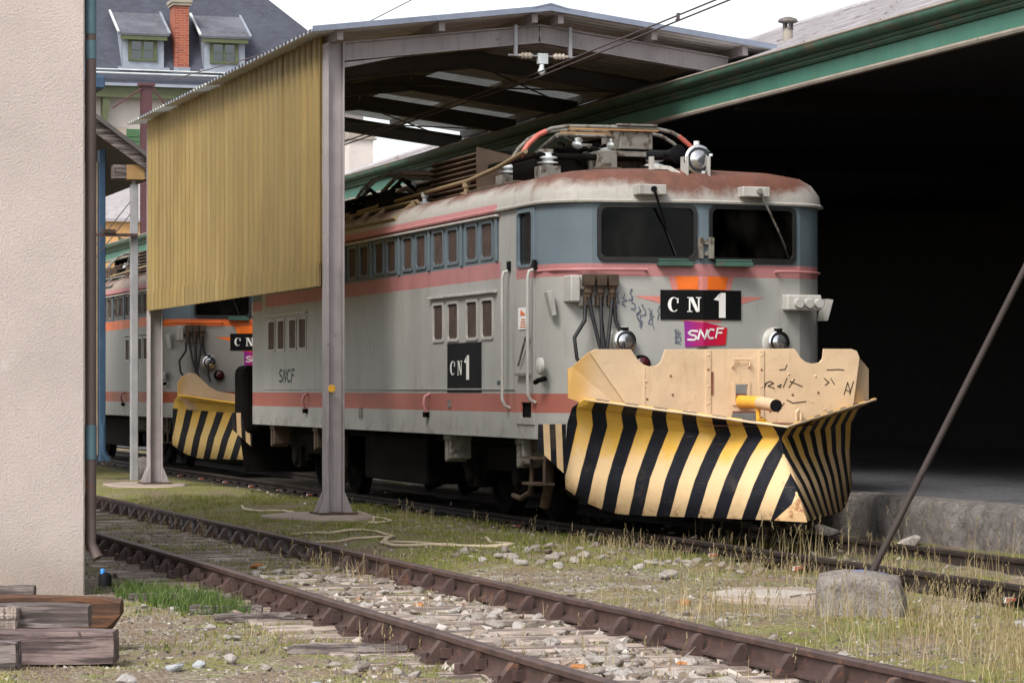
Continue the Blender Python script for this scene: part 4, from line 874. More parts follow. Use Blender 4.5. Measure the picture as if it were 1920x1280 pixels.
# ------------------------------------------------------------------ platform
PF = thing('platform', 'low stone-edged platform under the dark canopy', None, (12.1, 26, 0), kind='structure')
MB().box(12.42, 24.2, 9.5, 76, .1, .482).build('platform_surface', m_asphalt, PF)
y = 12.0; rs = random.Random(21)
while y < 47:
    L = rs.uniform(.9, 1.5); m = MB(); n = 16; rows = []; dx = rs.uniform(-.03, .04)
    for k in range(n + 1):
        yy = y + .03 + (L - .07) * k / n; e = .07 if k in (0, n) else 0
        j = lambda q: .04 * fbm(yy * 2.3 + q, q * 3.7, y) + .028 * fbm(yy * 9, q * 9)
        rows.append([(12.46, yy, -.05), (12.10 + dx + j(1) + e, yy, -.05), (12.10 + dx + j(2) + e, yy, .12), (12.09 + dx + j(3) + e, yy, .28), (12.10 + dx + j(4) + e, yy, .41), (12.13 + dx + e, yy, .47 - e * .4 + j(5) * .3), (12.18 + dx, yy, .492 - e * .3 + j(6) * .2), (12.46, yy, .494)])
    m.grid(rows, True); m.f += [tuple(range(8)), tuple(range(n * 8, n * 8 + 8))]
    m.build('edge_stone', m_kerb, PF, smooth=50); y += L

# ------------------------------------------------------------------ canopy hall on the right
CN = thing('station_canopy', 'dark station hall with long green fascia and grey zinc roof', 'station canopy', (12.3, 30, .48))
prof_f = [(12.33, 4.85), (12.28, 4.85), (12.28, 5.015), (12.33, 5.015)]
def ext(mbx, prof, y0, y1): return mbx.prism(prof, lambda a, z: (a, y0, z), lambda a, z: (a, y1, z))
y = 9.5
while y < 74:
    L = min(4.1, 74 - y)
    ext(MB(), prof_f, y + .004, y + L - .004).build('fascia_board', m_fascia, CN, bevel=.004); y += L
ext(MB(), [(12.265, 4.80), (12.33, 4.80), (12.33, 4.848), (12.265, 4.848), (12.255, 4.825)], 9.5, 74).build('bottom_moulding', m_palelip, CN)
ext(MB(), [(12.34, 5.018), (12.25, 5.018), (12.23, 5.04), (12.235, 5.06), (12.21, 5.068), (12.20, 5.085), (12.205, 5.102), (12.34, 5.102)], 9.5, 74).build('cornice_moulding', m_gutter, CN)
ext(MB(), [(12.34, 5.105), (12.18, 5.105), (12.13, 5.125), (12.105, 5.165), (12.11, 5.205), (12.12, 5.21), (12.13, 5.185), (12.16, 5.155), (12.34, 5.145)], 9.5, 74).build('gutter', m_gutter, CN, smooth=45)
MB().tube([(12.11, 9.5, 5.212), (12.11, 74, 5.212)], .014, 6).build('gutter_bead', m_palelip, CN)
# zinc roof planes in strips, hipped at the far end; ridge 6.2 m in
RX, RZ, HY, HE = 18.4, 7.42, 43.0, 49.0
y = 9.5; k = 0
while y < HY - .1:
    y1 = min(y + 2.05, HY); m = MB()
    P = lambda t, yy, o: (12.14 + (RX - 12.14) * t, yy, 5.17 + (RZ - 5.17) * t + o)
    for r in range(6):
        t0, t1 = r / 6, (r + 1) / 6
        m.quad(P(t0, y + .01, .03), P(t1, y + .01, .0), P(t1, y1 - .01, .0), P(t0, y1 - .01, .03))
        m.quad(P(t0, y + .01, .0), P(t0, y + .01, .03), P(t0, y1 - .01, .03), P(t0, y1 - .01, .0))
    m.build('roof_strip', m_zinc, CN); y = y1
    MB().beam(P(0, y, .035), P(1, y, .035), .035, .035).build('roof_seam', m_zinc, CN)
MB().add([(12.14, HY, 5.17), (RX, HY, RZ), (12.14, HE, 5.17)], [(0, 1, 2)]).add([(12.14, HE, 5.17), (RX, HY, RZ), (24.5, HE, 5.25)], [(0, 1, 2)]).build('roof_hip', m_zinc, CN)
MB().add([(RX, 9.5, RZ), (RX, HY, RZ), (24.5, HE, 5.25), (24.5, 9.5, 5.25)], [(0, 1, 2, 3)]).build('roof_back', m_zinc, CN)
MB().tube([(RX, 9.5, RZ + .02), (RX, HY, RZ + .02), (12.14, HE, 5.2)], .06, 6).build('roof_ridge', m_zinc, CN)
MB().box(12.34, 24.5, HE, 74, 5.12, 5.2).build('flat_roof', m_zinc, CN)
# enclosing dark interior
MB().box(24.0, 24.2, 9.5, 74, .483, 5.2).build('back_wall', m_shadewall, CN)
MB().box(12.8, 24.0, 9.5, 9.7, .483, 5.2).build('unseen_near_wall', m_shadewall, CN)  # end wall out of view, added to block light from the hall
MB().box(12.8, 24.0, 73.8, 74, .483, 5.1).build('far_wall', m_shadewall, CN)
MB().box(12.37, 24.0, 9.7, 73.8, 5.0, 5.05).build('ceiling', m_shadewall, CN)
for yy in (14.0, 22.0, 30.0, 38.0, 46.0, 54.0, 62.0): MB().box(12.36, 24, yy, yy + .12, 4.75, 5.0).build('ceiling_beam', m_shadewall, CN)
for yy in (14.0, 38.0, 46.0, 54.0, 62.0): MB().tube([(16.5, yy + .06, .483), (16.5, yy + .06, 4.75)], [.11, .09], 12).build('column', m_shadewall, CN, smooth=50)
MB().tube([(14.02, 32.4, 5.75), (14.02, 32.4, 6.02)], .06, 10).lathe((14.02, 32.4, 6.02), (0, 0, 1), [(0, .04), (.02, .04)], 8).build('vent_pipe', m_palelip, CN, smooth=50)
vp = MB().lathe((14.02, 32.4, 6.10), (0, 0, 1), [(0, .09), (.015, .13), (.05, .11), (.075, .04), (.08, 0)], 14)
for k in range(4): vp.box(14.02 + .055 * math.cos(k * 1.57) - .012, 14.02 + .055 * math.cos(k * 1.57) + .012, 32.4 + .055 * math.sin(k * 1.57) - .012, 32.4 + .055 * math.sin(k * 1.57) + .012, 6.01, 6.11)
vp.build('vent_cap', m_kerb, CN, smooth=40)
MB().box(14.98, 15.5, 57.8, 58.6, 5.19, 6.82).build('chimney', m_render, CN)
MB().box(14.92, 15.57, 57.74, 58.66, 6.82, 6.87).box(14.95, 15.54, 57.77, 58.63, 6.87, 6.98).build('chimney_cap', m_palelip, CN, bevel=.01)

# ------------------------------------------------------------------ train shed
SX0, SX1, SC, SY0, SY1 = 7.95, 12.9, 10.43, 31.4, 42.4
SH = thing('train_shed', 'grey steel shed with yellow plastic side above the locomotive', 'shed', (SX0, SY0, .1))
zr = lambda x: 5.97 - .124 * abs(x - SC)
def hsec(mbx, x, y, z0, z1, w=.22, d=.24):
    mbx.box(x - w / 2, x + w / 2, y - d / 2, y - d / 2 + .02, z0, z1).box(x - w / 2, x + w / 2, y + d / 2 - .02, y + d / 2, z0, z1).box(x - .01, x + .01, y - d / 2 + .02, y + d / 2 - .02, z0, z1); return mbx
for x, y in ((SX0, SY0), (SX0, SY1)):
    zb = .15 if x < 10 else .484
    p = MB(); w, d = .2, .26     # H section with its flanges facing along the track, so the web faces the front
    p.box(x - w / 2, x - w / 2 + .018, y - d / 2, y + d / 2, zb, zr(x) - .16).box(x + w / 2 - .018, x + w / 2, y - d / 2, y + d / 2, zb, zr(x) - .16).box(x - w / 2 + .018, x + w / 2 - .018, y - .045, y - .03, zb, zr(x) - .16)
    p = p.build('post', m_steel, SH, bevel=.004)
    MB().box(x - .22, x + .22, y - .26, y + .26, zb - .025, zb).build('base_plate', m_brown, p)
    g = MB()
    for sx in (-1, 1):
        for yy in (-.12, .12): g.add([(x + sx * .1, y + yy - .008, zb), (x + sx * .2, y + yy - .008, zb), (x + sx * .1, y + yy - .008, zb + .24), (x + sx * .1, y + yy + .008, zb), (x + sx * .2, y + yy + .008, zb), (x + sx * .1, y + yy + .008, zb + .24)], [(0, 1, 2), (5, 4, 3), (0, 3, 4, 1), (1, 4, 5, 2), (2, 5, 3, 0)])
    g.build('gusset', m_steel, p)
    if x < 10 and y < 35: MB().lathe((x - .055, y - .135, 1.56), (0, -1, 0), [(0, .045), (.003, .04)], 12).build('yellow_mark', m_yel, p)
for i, y in enumerate((SY0, 34.1, 36.9, 39.65, SY1)):
    for xa, xb in ((SX0 + .1, SC), (SC, SX1 - .1)):
        r = MB(); hh = .20
        za, zb_ = zr(xa) - .165 - hh / 2, zr(xb) - .165 - hh / 2
        r.beam((xa, y, za), (xb, y, zb_), .012, hh).beam((xa, y, za + hh / 2), (xb, y, zb_ + hh / 2), .12, .014).beam((xa, y, za - hh / 2), (xb, y, zb_ - hh / 2), .12, .014)
        r.build('rafter', m_steel if i == 0 else m_darksteel, SH)
    if i == 0: MB().prism([(SX0 + .1, zr(SX0) - .38), (SX0 + .8, zr(SX0 + .8) - .38), (SX0 + .1, zr(SX0) - .44)], lambda a, z: (a, y - .06, z), lambda a, z: (a, y + .06, z)).build('haunch', m_steel, SH)
for x in (SX0, 9.15, SC - .16, SC + .16, 11.75, SX1):
    MB().box(x - .035, x + .035, SY0 - .32, SY1 + .3, zr(x) - .155, zr(x) - .045).build('purlin', m_steel, SH)
MB().box(SX0 - .06, SX0 + .06, SY0 + .13, SY1 - .13, 5.28, 5.46).build('eave_beam', m_darksteel, SH)
for x0, x1 in ((SX0, SC), (SC, SX1)):
    for a, b in ((34.1, 36.9), (36.9, 34.1), (39.65, SY1), (SY1, 39.65)): MB().tube([(x0, a, zr(x0) - .3), (x1, b, zr(x1) - .3)], .012, 5).build('tie_rod', m_darksteel, SH)
# corrugated roof sheets (ribs run down the slope)
def roof_sheet(sgn, y0, wid, per=.19):
    m = MB(); top = []; prof = []
    n = int(wid / per)
    for k in range(n):
        b = y0 + k * per
        prof += [(b, 0), (b + per * .3, 0), (b + per * .42, .034), (b + per * .88, .034), (b + per * 1.0, 0)]
    prof.append((y0 + wid + .03, 0)); xe = SC + sgn * 2.83
    m.grid([[(SC + sgn * .0, y, zr(SC) + h - .04) for y, h in prof], [(xe, y, zr(xe) + h - .04) for y, h in prof]])
    return m, MB().grid([[(SC + sgn * .0, y, zr(SC) + h - .046) for y, h in prof], [(xe, y, zr(xe) + h - .046) for y, h in prof]])
nsh = 12; wid = (SY1 + .42 - (SY0 - .42)) / nsh
for k in range(nsh):
    for sgn in (-1, 1):
        y0 = SY0 - .42 + k * wid; top_, bot_ = roof_sheet(sgn, y0, wid); clear = k in (6, 9, 11); o = top_.build('roof_sheet', m_clear if clear else m_sheet_top, SH)
        if not clear: bot_.build('sheet_underside', m_galvsheet, o)
MB().prism([(-.22, -.03), (0, .02), (.22, -.03), (.22, -.015), (0, .04), (-.22, -.015)], lambda a, z: (SC + a, SY0 - .44, 5.975 + z), lambda a, z: (SC + a, SY1 + .44, 5.975 + z)).build('ridge_cap', m_sheet_top, SH)
MB().prism([(SC - 2.83, zr(SC - 2.83) - .045), (SC, 5.925), (SC + 2.83, zr(SC + 2.83) - .045), (SC + 2.83, zr(SC + 2.83) + .02), (SC, 5.99), (SC - 2.83, zr(SC - 2.83) + .02)], lambda a, z: (a, SY0 - .435, z), lambda a, z: (a, SY0 - .425, z)).build('verge_trim', m_sheet_top, SH)
# yellow corrugated side sheets
npan = 11; span = (SY1 - .02) - (SY0 + .13); pw = span / npan; per = .29
for k in range(npan):
    for (z0, z1, off) in ((2.98, zr(SX0) - .06, 0), (2.74, 3.02, -.012)):
        y0 = SY0 + .13 + k * pw; m = MB(); n = int(round((pw + .05) / per * 10)); rows = [[], []]
        for j in range(n + 1):
            yy = y0 + (pw + .05) * j / n; x = SX0 - .10 + off + .028 * max(-1, min(1, 2.2 * math.sin(2 * math.pi * yy / per))) + .004 * (k % 2)
            rows[0].append((x, yy, z0)); rows[1].append((x, yy, z1))
        m.grid(rows); o = m.build('side_sheet', m_fibre, SH, smooth=80)
for z, h in ((4.3, .08), (2.9, .24), (5.3, .08)): MB().box(SX0 - .072, SX0 - .03, SY0 + .13, SY1 - .13, z - h / 2, z + h / 2).build('girt', m_darksteel, SH)
for a, b in ((SY0 + .4, 36.9), (SY1 - .4, 36.9)): MB().beam((SX0 - .05, a, 3.0), (SX0 - .05, b, 5.3), .03, .06, (1, 0, 0)).build('brace', m_darksteel, SH)
# footing pads
for x, y, lab, sx, sy in ((7.75, 31.15, 'pale concrete pad under the near shed post', .62, .95), (7.8, 42.2, 'concrete pad under the far shed post', .6, 1.2)):
    n = 14; tp = [(x + sx * (1 + .12 * math.sin(k * 2.3)) * math.cos(2 * math.pi * k / n), y + sy * (1 + .1 * math.cos(k * 1.7)) * math.sin(2 * math.pi * k / n)) for k in range(n)]
    o = MB().prism(tp, lambda a, b: (a, b, -.1), lambda a, b: (a, b, .127)).build('footing', m_conc, None, bevel=.02); tag(o, lab, 'footing')

# ------------------------------------------------------------------ overhead line
IN = thing('insulator_assembly', 'twin white insulators hanging below the shed gable', 'insulator', (10.42, 31.25, 5.3))
for x in (10.09, 10.76):
    MB().box(x - .02, x + .02, 31.23, 31.27, 5.42, 5.78).build('hanger', m_galv, IN)
    MB().lathe((x + (.03 if x < 10.4 else -.03), 31.25, 5.43), (1 if x < 10.4 else -1, 0, 0), [(0, .02), (.04, .02), (.05, .042), (.08, .03), (.095, .042), (.125, .03), (.14, .042), (.17, .03), (.18, .02)], 12).build('insulator', m_insul, IN, smooth=40)
MB().tube([(10.0, 31.25, 5.43), (10.84, 31.25, 5.43)], .012, 6).build('cross_rod', m_galv, IN)
MB().box(10.36, 10.48, 31.22, 31.28, 5.34, 5.46).lathe((10.41, 31.25, 5.21), (0, 0, 1), [(0, .02), (.03, .045), (.06, .045), (.08, .03), (.12, .03), (.14, .02)], 10).build('wire_clamp', m_por, IN, smooth=40)
for dz, lab in ((0, 'upper twin contact wire running out over the locomotive'), (-.055, 'lower twin contact wire running out over the locomotive')):
    o = MB().tube([(10.36 + dz * .6, 47, 5.15 + dz), (10.36, 31.2, 5.235 + dz), (10.3, 24, 5.37 + dz), (10.22, 12, 5.6 + dz)], .009, 6).build('contact_wire', m_wire); tag(o, lab, 'wire')
o = MB().box(10.29, 10.31, 26.55, 26.6, 5.255, 5.335).box(10.275, 10.325, 26.56, 26.59, 5.26, 5.275).build('wire_spacer', m_wire); tag(o, 'small clip holding the twin contact wires together', 'clip')
o = MB().tube([(11.8, 61, 8.3), (15.2, 58.1, 9.2), (16.5, 57.6, 9.9)], .012, 5).build('span_wire', m_wire); tag(o, 'thin distant wire slanting up across the white sky', 'wire')
# ------------------------------------------------------------------ cream building at the left edge
BL = thing('rendered_building', 'pinkish cream roughcast building cut off by the left edge', 'building', (3.47, 21.35, 0))
MB().box(-5, 3.47, 21.35, 33, -.2, 8.5).build('wall', m_wall, BL, bevel=.012)
dp = MB().tube([(3.53, 21.45, 9), (3.53, 21.45, .62)], .042, 12).build('downpipe', m_pipebrown, BL, smooth=50)
for z0, z1, m in ((4.25, 4.55, m_pipeblue), (4.06, 4.2, m_pipeblue), (1.02, 1.28, m_pipeblue)): MB().tube([(3.53, 21.45, z0), (3.53, 21.45, z1)], .0455, 12, False).build('paint_patch', m, dp, smooth=50)
MB().tube([(3.53, 21.45, .64), (3.53, 21.45, .38), (3.575, 21.40, .27)], .042, 12).build('pipe_elbow', m_pipebrown, dp, smooth=50)
# ------------------------------------------------------------------ timber shed over the track, behind
TS = thing('timber_shed', 'old timber gable shed with blue frame behind the cream wall', 'shed', (5.3, 45, 0))
zt = lambda x: 5.13 + (8.39 - x) * .735
MB().prism([(8.55, zt(8.55) + .06), (5.3, zt(5.3) + .06), (2.05, zt(8.55) + .06), (2.05, zt(8.55) - .02), (5.3, zt(5.3) - .02), (8.55, zt(8.55) - .02)], lambda a, z: (a, 44.5, z), lambda a, z: (a, 52, z)).build('roof', m_darksteel, TS)
MB().prism([(8.5, zt(8.5) - .02), (5.3, zt(5.3) - .02), (5.3, zt(5.3) - .34), (8.3, zt(8.5) - .05)], lambda a, z: (a, 44.62, z), lambda a, z: (a, 44.68, z)).build('barge_board', m_timber, TS)
MB().box(7.72, 8.62, 44.7, 44.95, 4.90, 5.12).build('beam', m_timber, TS, bevel=.01)
MB().box(7.93, 8.22, 44.694, 44.956, 4.894, 5.126).build('beam_stain', m_ochre, TS)
MB().box(7.58, 7.68, 45.2, 45.4, .4, 5.4).build('door_post', m_bluep, TS, bevel=.01)
MB().box(6.9, 7.57, 45.3, 45.36, .5, 5.2).build('door_leaf', m_tanwall, TS)
MB().box(2.1, 8.4, 51.8, 52, 0, 5.4).build('back_wall', m_shadewall, TS)
MB().box(2.1, 4.0, 45.25, 45.4, 0, 7.0).build('front_wall', m_timber, TS)
MB().tube([(7.63, 45.15, 1.0), (7.63, 45.15, .55), (7.72, 45.15, .42)], .05, 8).build('pipe_shoe', m_bluep, TS, smooth=50)
MB().prism([(7.35, 6.35), (7.95, 6.12), (8.0, 6.2), (7.4, 6.75)], lambda a, z: (a - .45, 44.4, z + .2), lambda a, z: (a - .45, 46, z + .2)).box(7.36, 7.52, 44.3, 46, 6.28, 6.48).build('gutter', m_bluep, TS, bevel=.02)
MB().box(5.0, 7.3, 44.8, 45.2, 5.9, 6.5).build('upper_wall', m_shadewall, TS)
GP = thing('steel_post', 'slim galvanised post standing left of the yellow panel', 'post', (8.07, 44.82, .1))
MB().box(8.01, 8.13, 44.77, 44.87, .05, 4.82).build('shaft', m_galv, GP, bevel=.008)
MB().tube([(8.07, 44.82, 4.8), (8.07, 44.82, 4.92)], .03, 8).build('pin', m_galv, GP)
MB().box(7.45, 8.1, 44.68, 44.76, 3.98, 4.03).box(7.55, 7.75, 44.66, 44.76, 4.03, 4.09).build('bracket', m_rust, GP)
for a in (4.6, 4.4): MB().tube([(8.05, 44.8, a), (7.3, 45.1, a - 1.0)], .008, 5).build('guy_wire', m_wire, GP)
o = MB().lathe((8.33, 45.6, .22), (.2, -1, .1), [(0, .2), (.1, .24), (.18, .2), (.24, .05)], 12).build('boulder', m_kerb, smooth=60); tag(o, 'dark rounded boulder at the foot of the galvanised post', 'rock')
# ------------------------------------------------------------------ mast
MS = thing('catenary_mast', 'maroon steel mast rising behind the yellow panel', 'mast', (12.8, 69.4, .48))
MB().box(12.67, 12.93, 69.3, 69.34, .485, 9.05).box(12.67, 12.93, 69.5, 69.54, .485, 9.05).box(12.79, 12.81, 69.34, 69.5, .485, 9.05).build('shaft', m_maroon, MS)
MB().box(12.6, 13.0, 69.25, 69.55, 9.05, 9.12).build('head_plate', m_maroon, MS)
MB().tube([(12.7, 69.3, 9.0), (11.9, 69.0, 8.45)], .025, 5).tube([(12.95, 69.3, 9.0), (13.45, 69.2, 8.3)], .025, 5).build('brace', m_maroon, MS)
# ------------------------------------------------------------------ station building far behind
SB = thing('station_building', 'tall station house with slate roof, two dormers and brick chimney', 'building', (14, 79.2, 0))
EZ, EY, RS = 10.12, 78.9, 1.43
Yr = lambda z: EY + (z - EZ) / RS
MB().box(10.0, 21.0, 79.4, 90, 0, 10.0).build('wall', m_render, SB)
MB().add([(9, EY, EZ), (21.6, EY, EZ), (15.6, Yr(15.6), 15.6), (9, Yr(15.6), 15.6)], [(0, 1, 2, 3)]).add([(21.6, EY, EZ), (21.6, 92, EZ), (15.6, Yr(15.6) + 4, 15.6), (15.6, Yr(15.6), 15.6)], [(0, 1, 2, 3)]).build('roof', m_slate, SB)
MB().box(9.5, 21.3, 78.95, 79.1, 9.75, 10.1).build('eave_board', m_oliv, SB)
MB().tube([(9, EY - .05, EZ + .3), (21.6, EY - .05, EZ + .3)], .025, 6).tube([(9, EY - .05, EZ + .4), (21.6, EY - .05, EZ + .4)], .02, 6).build('snow_rail', m_por, SB)
MB().box(9, 21.6, EY - .1, EY - .02, EZ - .06, EZ + .02).build('roof_gutter', m_dzinc, SB)
MB().prism([(0, 9.75), (.25, 9.75), (.12, 9.0), (0, 8.95)], lambda a, z: (13.35 + a * .9, 79.0, z), lambda a, z: (13.35 + a * .9, 79.4, z)).build('eave_bracket', m_oliv, SB)
MB().box(13.2, 14.06, 79.3, 79.399, 8.72, 8.95).build('lintel', m_conc, SB)
MB().box(13.5, 14.04, 79.32, 79.398, 7.6, 8.72).build('shop_panel', m_orangew, SB)
sh = MB().box(14.06, 14.44, 79.3, 79.398, 7.6, 8.9).build('shutter', m_shutter, SB)
for k in range(9): MB().box(14.09, 14.41, 79.28, 79.31, 7.65 + k * .13, 7.73 + k * .13).build('slat', m_shutter, sh)
for x0 in (13.86, 16.2):
    x1 = x0 + 1.32; yf0 = 79.25
    d = MB().box(x0 + .06, x1 - .06, yf0, 80.4, 10.62, 11.56).build('dormer', m_dzinc, SB)
    MB().prism([(yf0 - .22, 11.52), (yf0 - .22, 11.58), (80.5, 12.36), (80.5, 12.28)], lambda y, z: (x0 - .06, y, z), lambda y, z: (x1 + .06, y, z)).build('dormer_roof', m_slate2, d)
    MB().beam((x0 - .07, yf0 - .22, 11.60), (x0 - .07, 80.5, 12.38), .06, .05).build('dormer_verge', m_por, d)
    MB().beam((x1 + .07, yf0 - .22, 11.60), (x1 + .07, 80.5, 12.38), .06, .05).build('dormer_verge', m_dzinc, d)
    MB().box(x0, x1, yf0 - .2, yf0 - .14, 11.40, 11.52).build('dormer_fascia', m_oliv, d)
    MB().prism([(yf0, 10.62), (yf0, 11.5), (80.4, 12.25), (80.4, 11.6)], lambda y, z: (x0 + .065, y, z), lambda y, z: (x0 + .075, y, z)).build('dormer_cheek', m_dzinc, d)
    a, b = x0 + .24, x1 - .26
    MB().holed([(a, 10.82), (b, 10.82), (b, 11.42), (a, 11.42)], [[(a + .1, 10.88), ((a + b) / 2 - .03, 10.88), ((a + b) / 2 - .03, 11.37), (a + .1, 11.37)], [((a + b) / 2 + .03, 10.88), (b - .1, 10.88), (b - .1, 11.37), ((a + b) / 2 + .03, 11.37)]], lambda x, z: (x, yf0 - .05, z), lambda x, z: (x, yf0 - .005, z)).build('window_frame', m_oliv, d)
    for c0, c1 in ((a + .1, (a + b) / 2 - .03), ((a + b) / 2 + .03, b - .1)):
        MB().box(c0, c1, yf0 - .022, yf0 - .015, 10.88, 11.37).build('pane', m_pane, d); MB().box(c0, c1, yf0 - .04, yf0 - .025, 11.12, 11.14).build('glazing_bar', m_oliv, d)
        if x0 < 15: MB().box(c0 + .02, c1 - .02, yf0 - .012, yf0 - .006, 10.89, 11.12).build('blind', m_white, d)
    MB().box(x0 - .05, x1 + .08, yf0 - .12, yf0 + .1, 10.56, 10.64).build('dormer_flashing', m_dzinc, d)
ch = MB().box(15.43, 15.84, 79.25, 79.95, 10.6, 12.44).build('chimney', m_brick, SB)
MB().box(15.38, 15.9, 79.2, 80.0, 12.44, 12.52).box(15.35, 15.93, 79.17, 80.03, 12.52, 12.62).build('chimney_cap', m_palelip, ch)
MB().box(15.41, 15.87, 79.2, 79.3, 10.55, 10.68).build('chimney_flashing', m_dzinc, ch)
MB().prism([(0, 0), (.25, 0), (.12, .15)], lambda a, z: (18.2 + a, 79.6, 11.2 + z), lambda a, z: (18.2 + a, 80.2, 11.2 + z)).build('roof_vent', m_dzinc, SB)
AN = thing('annex', 'apricot annex wall with pale roof seen beside the galvanised post', 'building', (13.5, 75.2, 0))
MB().box(12.4, 14.8, 75.4, 78.5, .4, 6.05).build('wall', m_orangew, AN)
MB().prism([(75.2, 6.05), (75.2, 6.12), (78.0, 7.2), (78.0, 7.1)], lambda y, z: (12.2, y, z), lambda y, z: (15, y, z)).build('roof', m_zinc, AN)
MB().box(13.2, 13.7, 75.34, 75.399, 4.9, 5.6).build('window', m_pane, AN)
MB().box(13.15, 13.2, 75.33, 75.399, 4.85, 5.65).box(13.7, 13.75, 75.33, 75.399, 4.85, 5.65).build('window_frame', m_oliv, AN)

# ------------------------------------------------------------------ the two locomotives
L1 = make_loco('grey locomotive with faded pink stripes, cream-topped snowplow and rusty roof', (10.28, 25.85, 0), m_body1, m_roof1, PAL1, True)
plow(L1, True); side_wing(L1, .12); side_wing(L1, LB - .14)
buffers(L1, LB - .3, 1)
MB().prism([(-1.45, 1.06), (1.45, 1.06), (1.35, .35), (-1.35, .35)], lambda x, z: (x, LB + .1 + .25 * abs(x), z), lambda x, z: (x, LB + .14 + .25 * abs(x), z)).build('rear_plow', m_under, L1, local=True)
MB().box(-1.52, -1.2, LB - .2, LB + .5, .9, 1.9).build('end_hose_box', m_under, L1, bevel=.12, seg=3, local=True)
L2 = make_loco('second grey locomotive with bright orange stripes half hidden behind the first', (10.85, 48.45, 0), m_body2, m_roof2, PAL2, False)
plow(L2, False)
# ------------------------------------------------------------------ stone block with leaning rod
SBK = thing('stone_block', 'squarish stone block holding the leaning iron rod', 'stone block', (8.05, 17.4, 0))
bm = bmesh.new(); bmesh.ops.create_cube(bm, size=1)
bmesh.ops.subdivide_edges(bm, edges=bm.edges, cuts=5, use_grid_fill=True)
for v in bm.verts:
    p = v.co.copy(); sph = p.normalized() * .62; q = p.lerp(sph, .30)
    q *= 1 + .16 * fbm(p.x * 3, p.y * 3, p.z * 3 + 4) + .06 * fbm(p.x * 9, p.y * 9, p.z * 9)
    v.co = Vector((q.x * .56, q.y * .46, q.z * .46 + .085))
    v.co = Matrix.Rotation(R(-22), 3, 'Z') @ v.co
me = bpy.data.meshes.new('block'); bm.to_mesh(me); bm.free()
for p in me.polygons: p.use_smooth = True
link('block', me, m_stoneblock, SBK)
st = MB(); n = 12
st.add([(.10 + .2 * (1 + .3 * math.sin(k * 2.1)) * math.cos(2 * math.pi * k / n), .04 + .15 * (1 + .3 * math.cos(k * 3.3)) * math.sin(2 * math.pi * k / n), 0) for k in range(n)], [tuple(range(n))])
stm = MB().lathe((.08, .02, .285), (.05, -.08, 1), [(0, .17), (.025, .15), (.038, .1), (.045, .02)], 16).build('paint_stain', m_bluestain, SBK, smooth=60, local=True)
o = MB().tube([(8.10, 17.40, .24), (9.17, 17.16, 2.38), (9.9, 17.0, 3.85)], [.024, .022, .021], 10).build('iron_rod', m_rod, smooth=60); tag(o, 'long dark iron rod leaning to the right out of the stone block', 'rod')
n = 18; tp = [(8.22 + .62 * (1 + .15 * math.sin(k * 2.9)) * math.cos(2 * math.pi * k / n), 18.75 + .85 * (1 + .12 * math.cos(k * 2.3)) * math.sin(2 * math.pi * k / n)) for k in range(n)]
zz = max(gz(a, b) for a, b in tp); o = MB().prism(tp, lambda a, b: (a, b, -.05), lambda a, b: (a, b, gz(a, b) * .3 + zz * .7 + .008)).build('concrete_slab', m_conc, bevel=.01); tag(o, 'worn pinkish concrete slab set flush behind the stone block', 'slab')
tp = [(8.0 + .36 * (1 + .25 * math.sin(k * 3.1)) * math.cos(2 * math.pi * k / n), 18.95 + .33 * (1 + .2 * math.cos(k * 2.3)) * math.sin(2 * math.pi * k / n)) for k in range(n)]
MB().prism(tp, lambda a, b: (a, b, .0), lambda a, b: (a, b, zz + .014)).build('whitewash_patch', m_wash, o)
# ------------------------------------------------------------------ timbers at lower left
def timber(name, lab, x0, x1, y, w, z0, h, m, rz=0, chamf=0, cat='timber', tilt=0):
    rows = []; n = 12; rs = random.Random(hash(lab) % 1000 if False else len(lab))
    for k in range(n + 1):
        x = (x1 - x0) * (k / n - .5); j = lambda: rs.uniform(-.006, .006); e = .006 if k in (0, n) else 0
        rows.append([(x + j(), -w / 2 + e + j(), e + chamf * (k == n) * .5), (x, -w / 2 + j(), h * .5 + j()), (x + j(), -w / 2 + e + j(), h - e + j()), (x, 0, h - e * .5 + j()), (x + j(), w / 2 - e, h - e + j()), (x, w / 2, h * .5), (x, w / 2 - e, e), (x, 0, e * .3)])
    if chamf:
        rows[-1] = [(p[0], p[1], p[2]) for p in rows[-1]]; rows[-2] = [(p[0] + .02, p[1], p[2]) for p in rows[-2]]
        rows[-1] = [(p[0] - (chamf if i in (0, 6, 7) else 0), p[1], p[2] - (0.02 if i in (2, 3, 4) else 0)) for i, p in enumerate(rows[-1])]
    m_ = MB().grid(rows, True); m_.f += [tuple(range(8)), tuple(range(n * 8, n * 8 + 8))]
    o = m_.build(name, m, smooth=12); o.location = ((x0 + x1) / 2, y, z0); o.rotation_euler = (0, tilt, rz); return tag(o, lab, cat)
timber('old_sleeper', 'thick grey-brown sleeper lowest of the timber pile', 1.0, 2.80, 16.15, .24, .01, .185, m_dsleeper, -.30)
timber('old_sleeper', 'grey sleeper end poking in at the far left of the pile', 1.2, 2.21, 15.86, .2, .0, .16, m_timber, -.30)
timber('timber_plank', 'split grey plank lying on top of the lowest sleeper', 1.0, 2.70, 16.45, .16, .19, .13, m_timber, -.30)
timber('rusty_beam', 'rust-brown beam with chamfered end at the back of the pile', 1.2, 2.98, 17.0, .2, .12, .20, m_beamrust, -.30, .06, 'beam')
timber('wood_offcut', 'short purplish offcut resting on the rust-brown beam', 1.4, 2.50, 17.25, .12, .30, .07, m_timber, -.30, 0, 'offcut')
timber('wood_chock', 'small broken wood block wedged between the plank and sleeper', 2.14, 2.26, 16.22, .12, .19, .12, m_sleeper, -.3, 0, 'block')
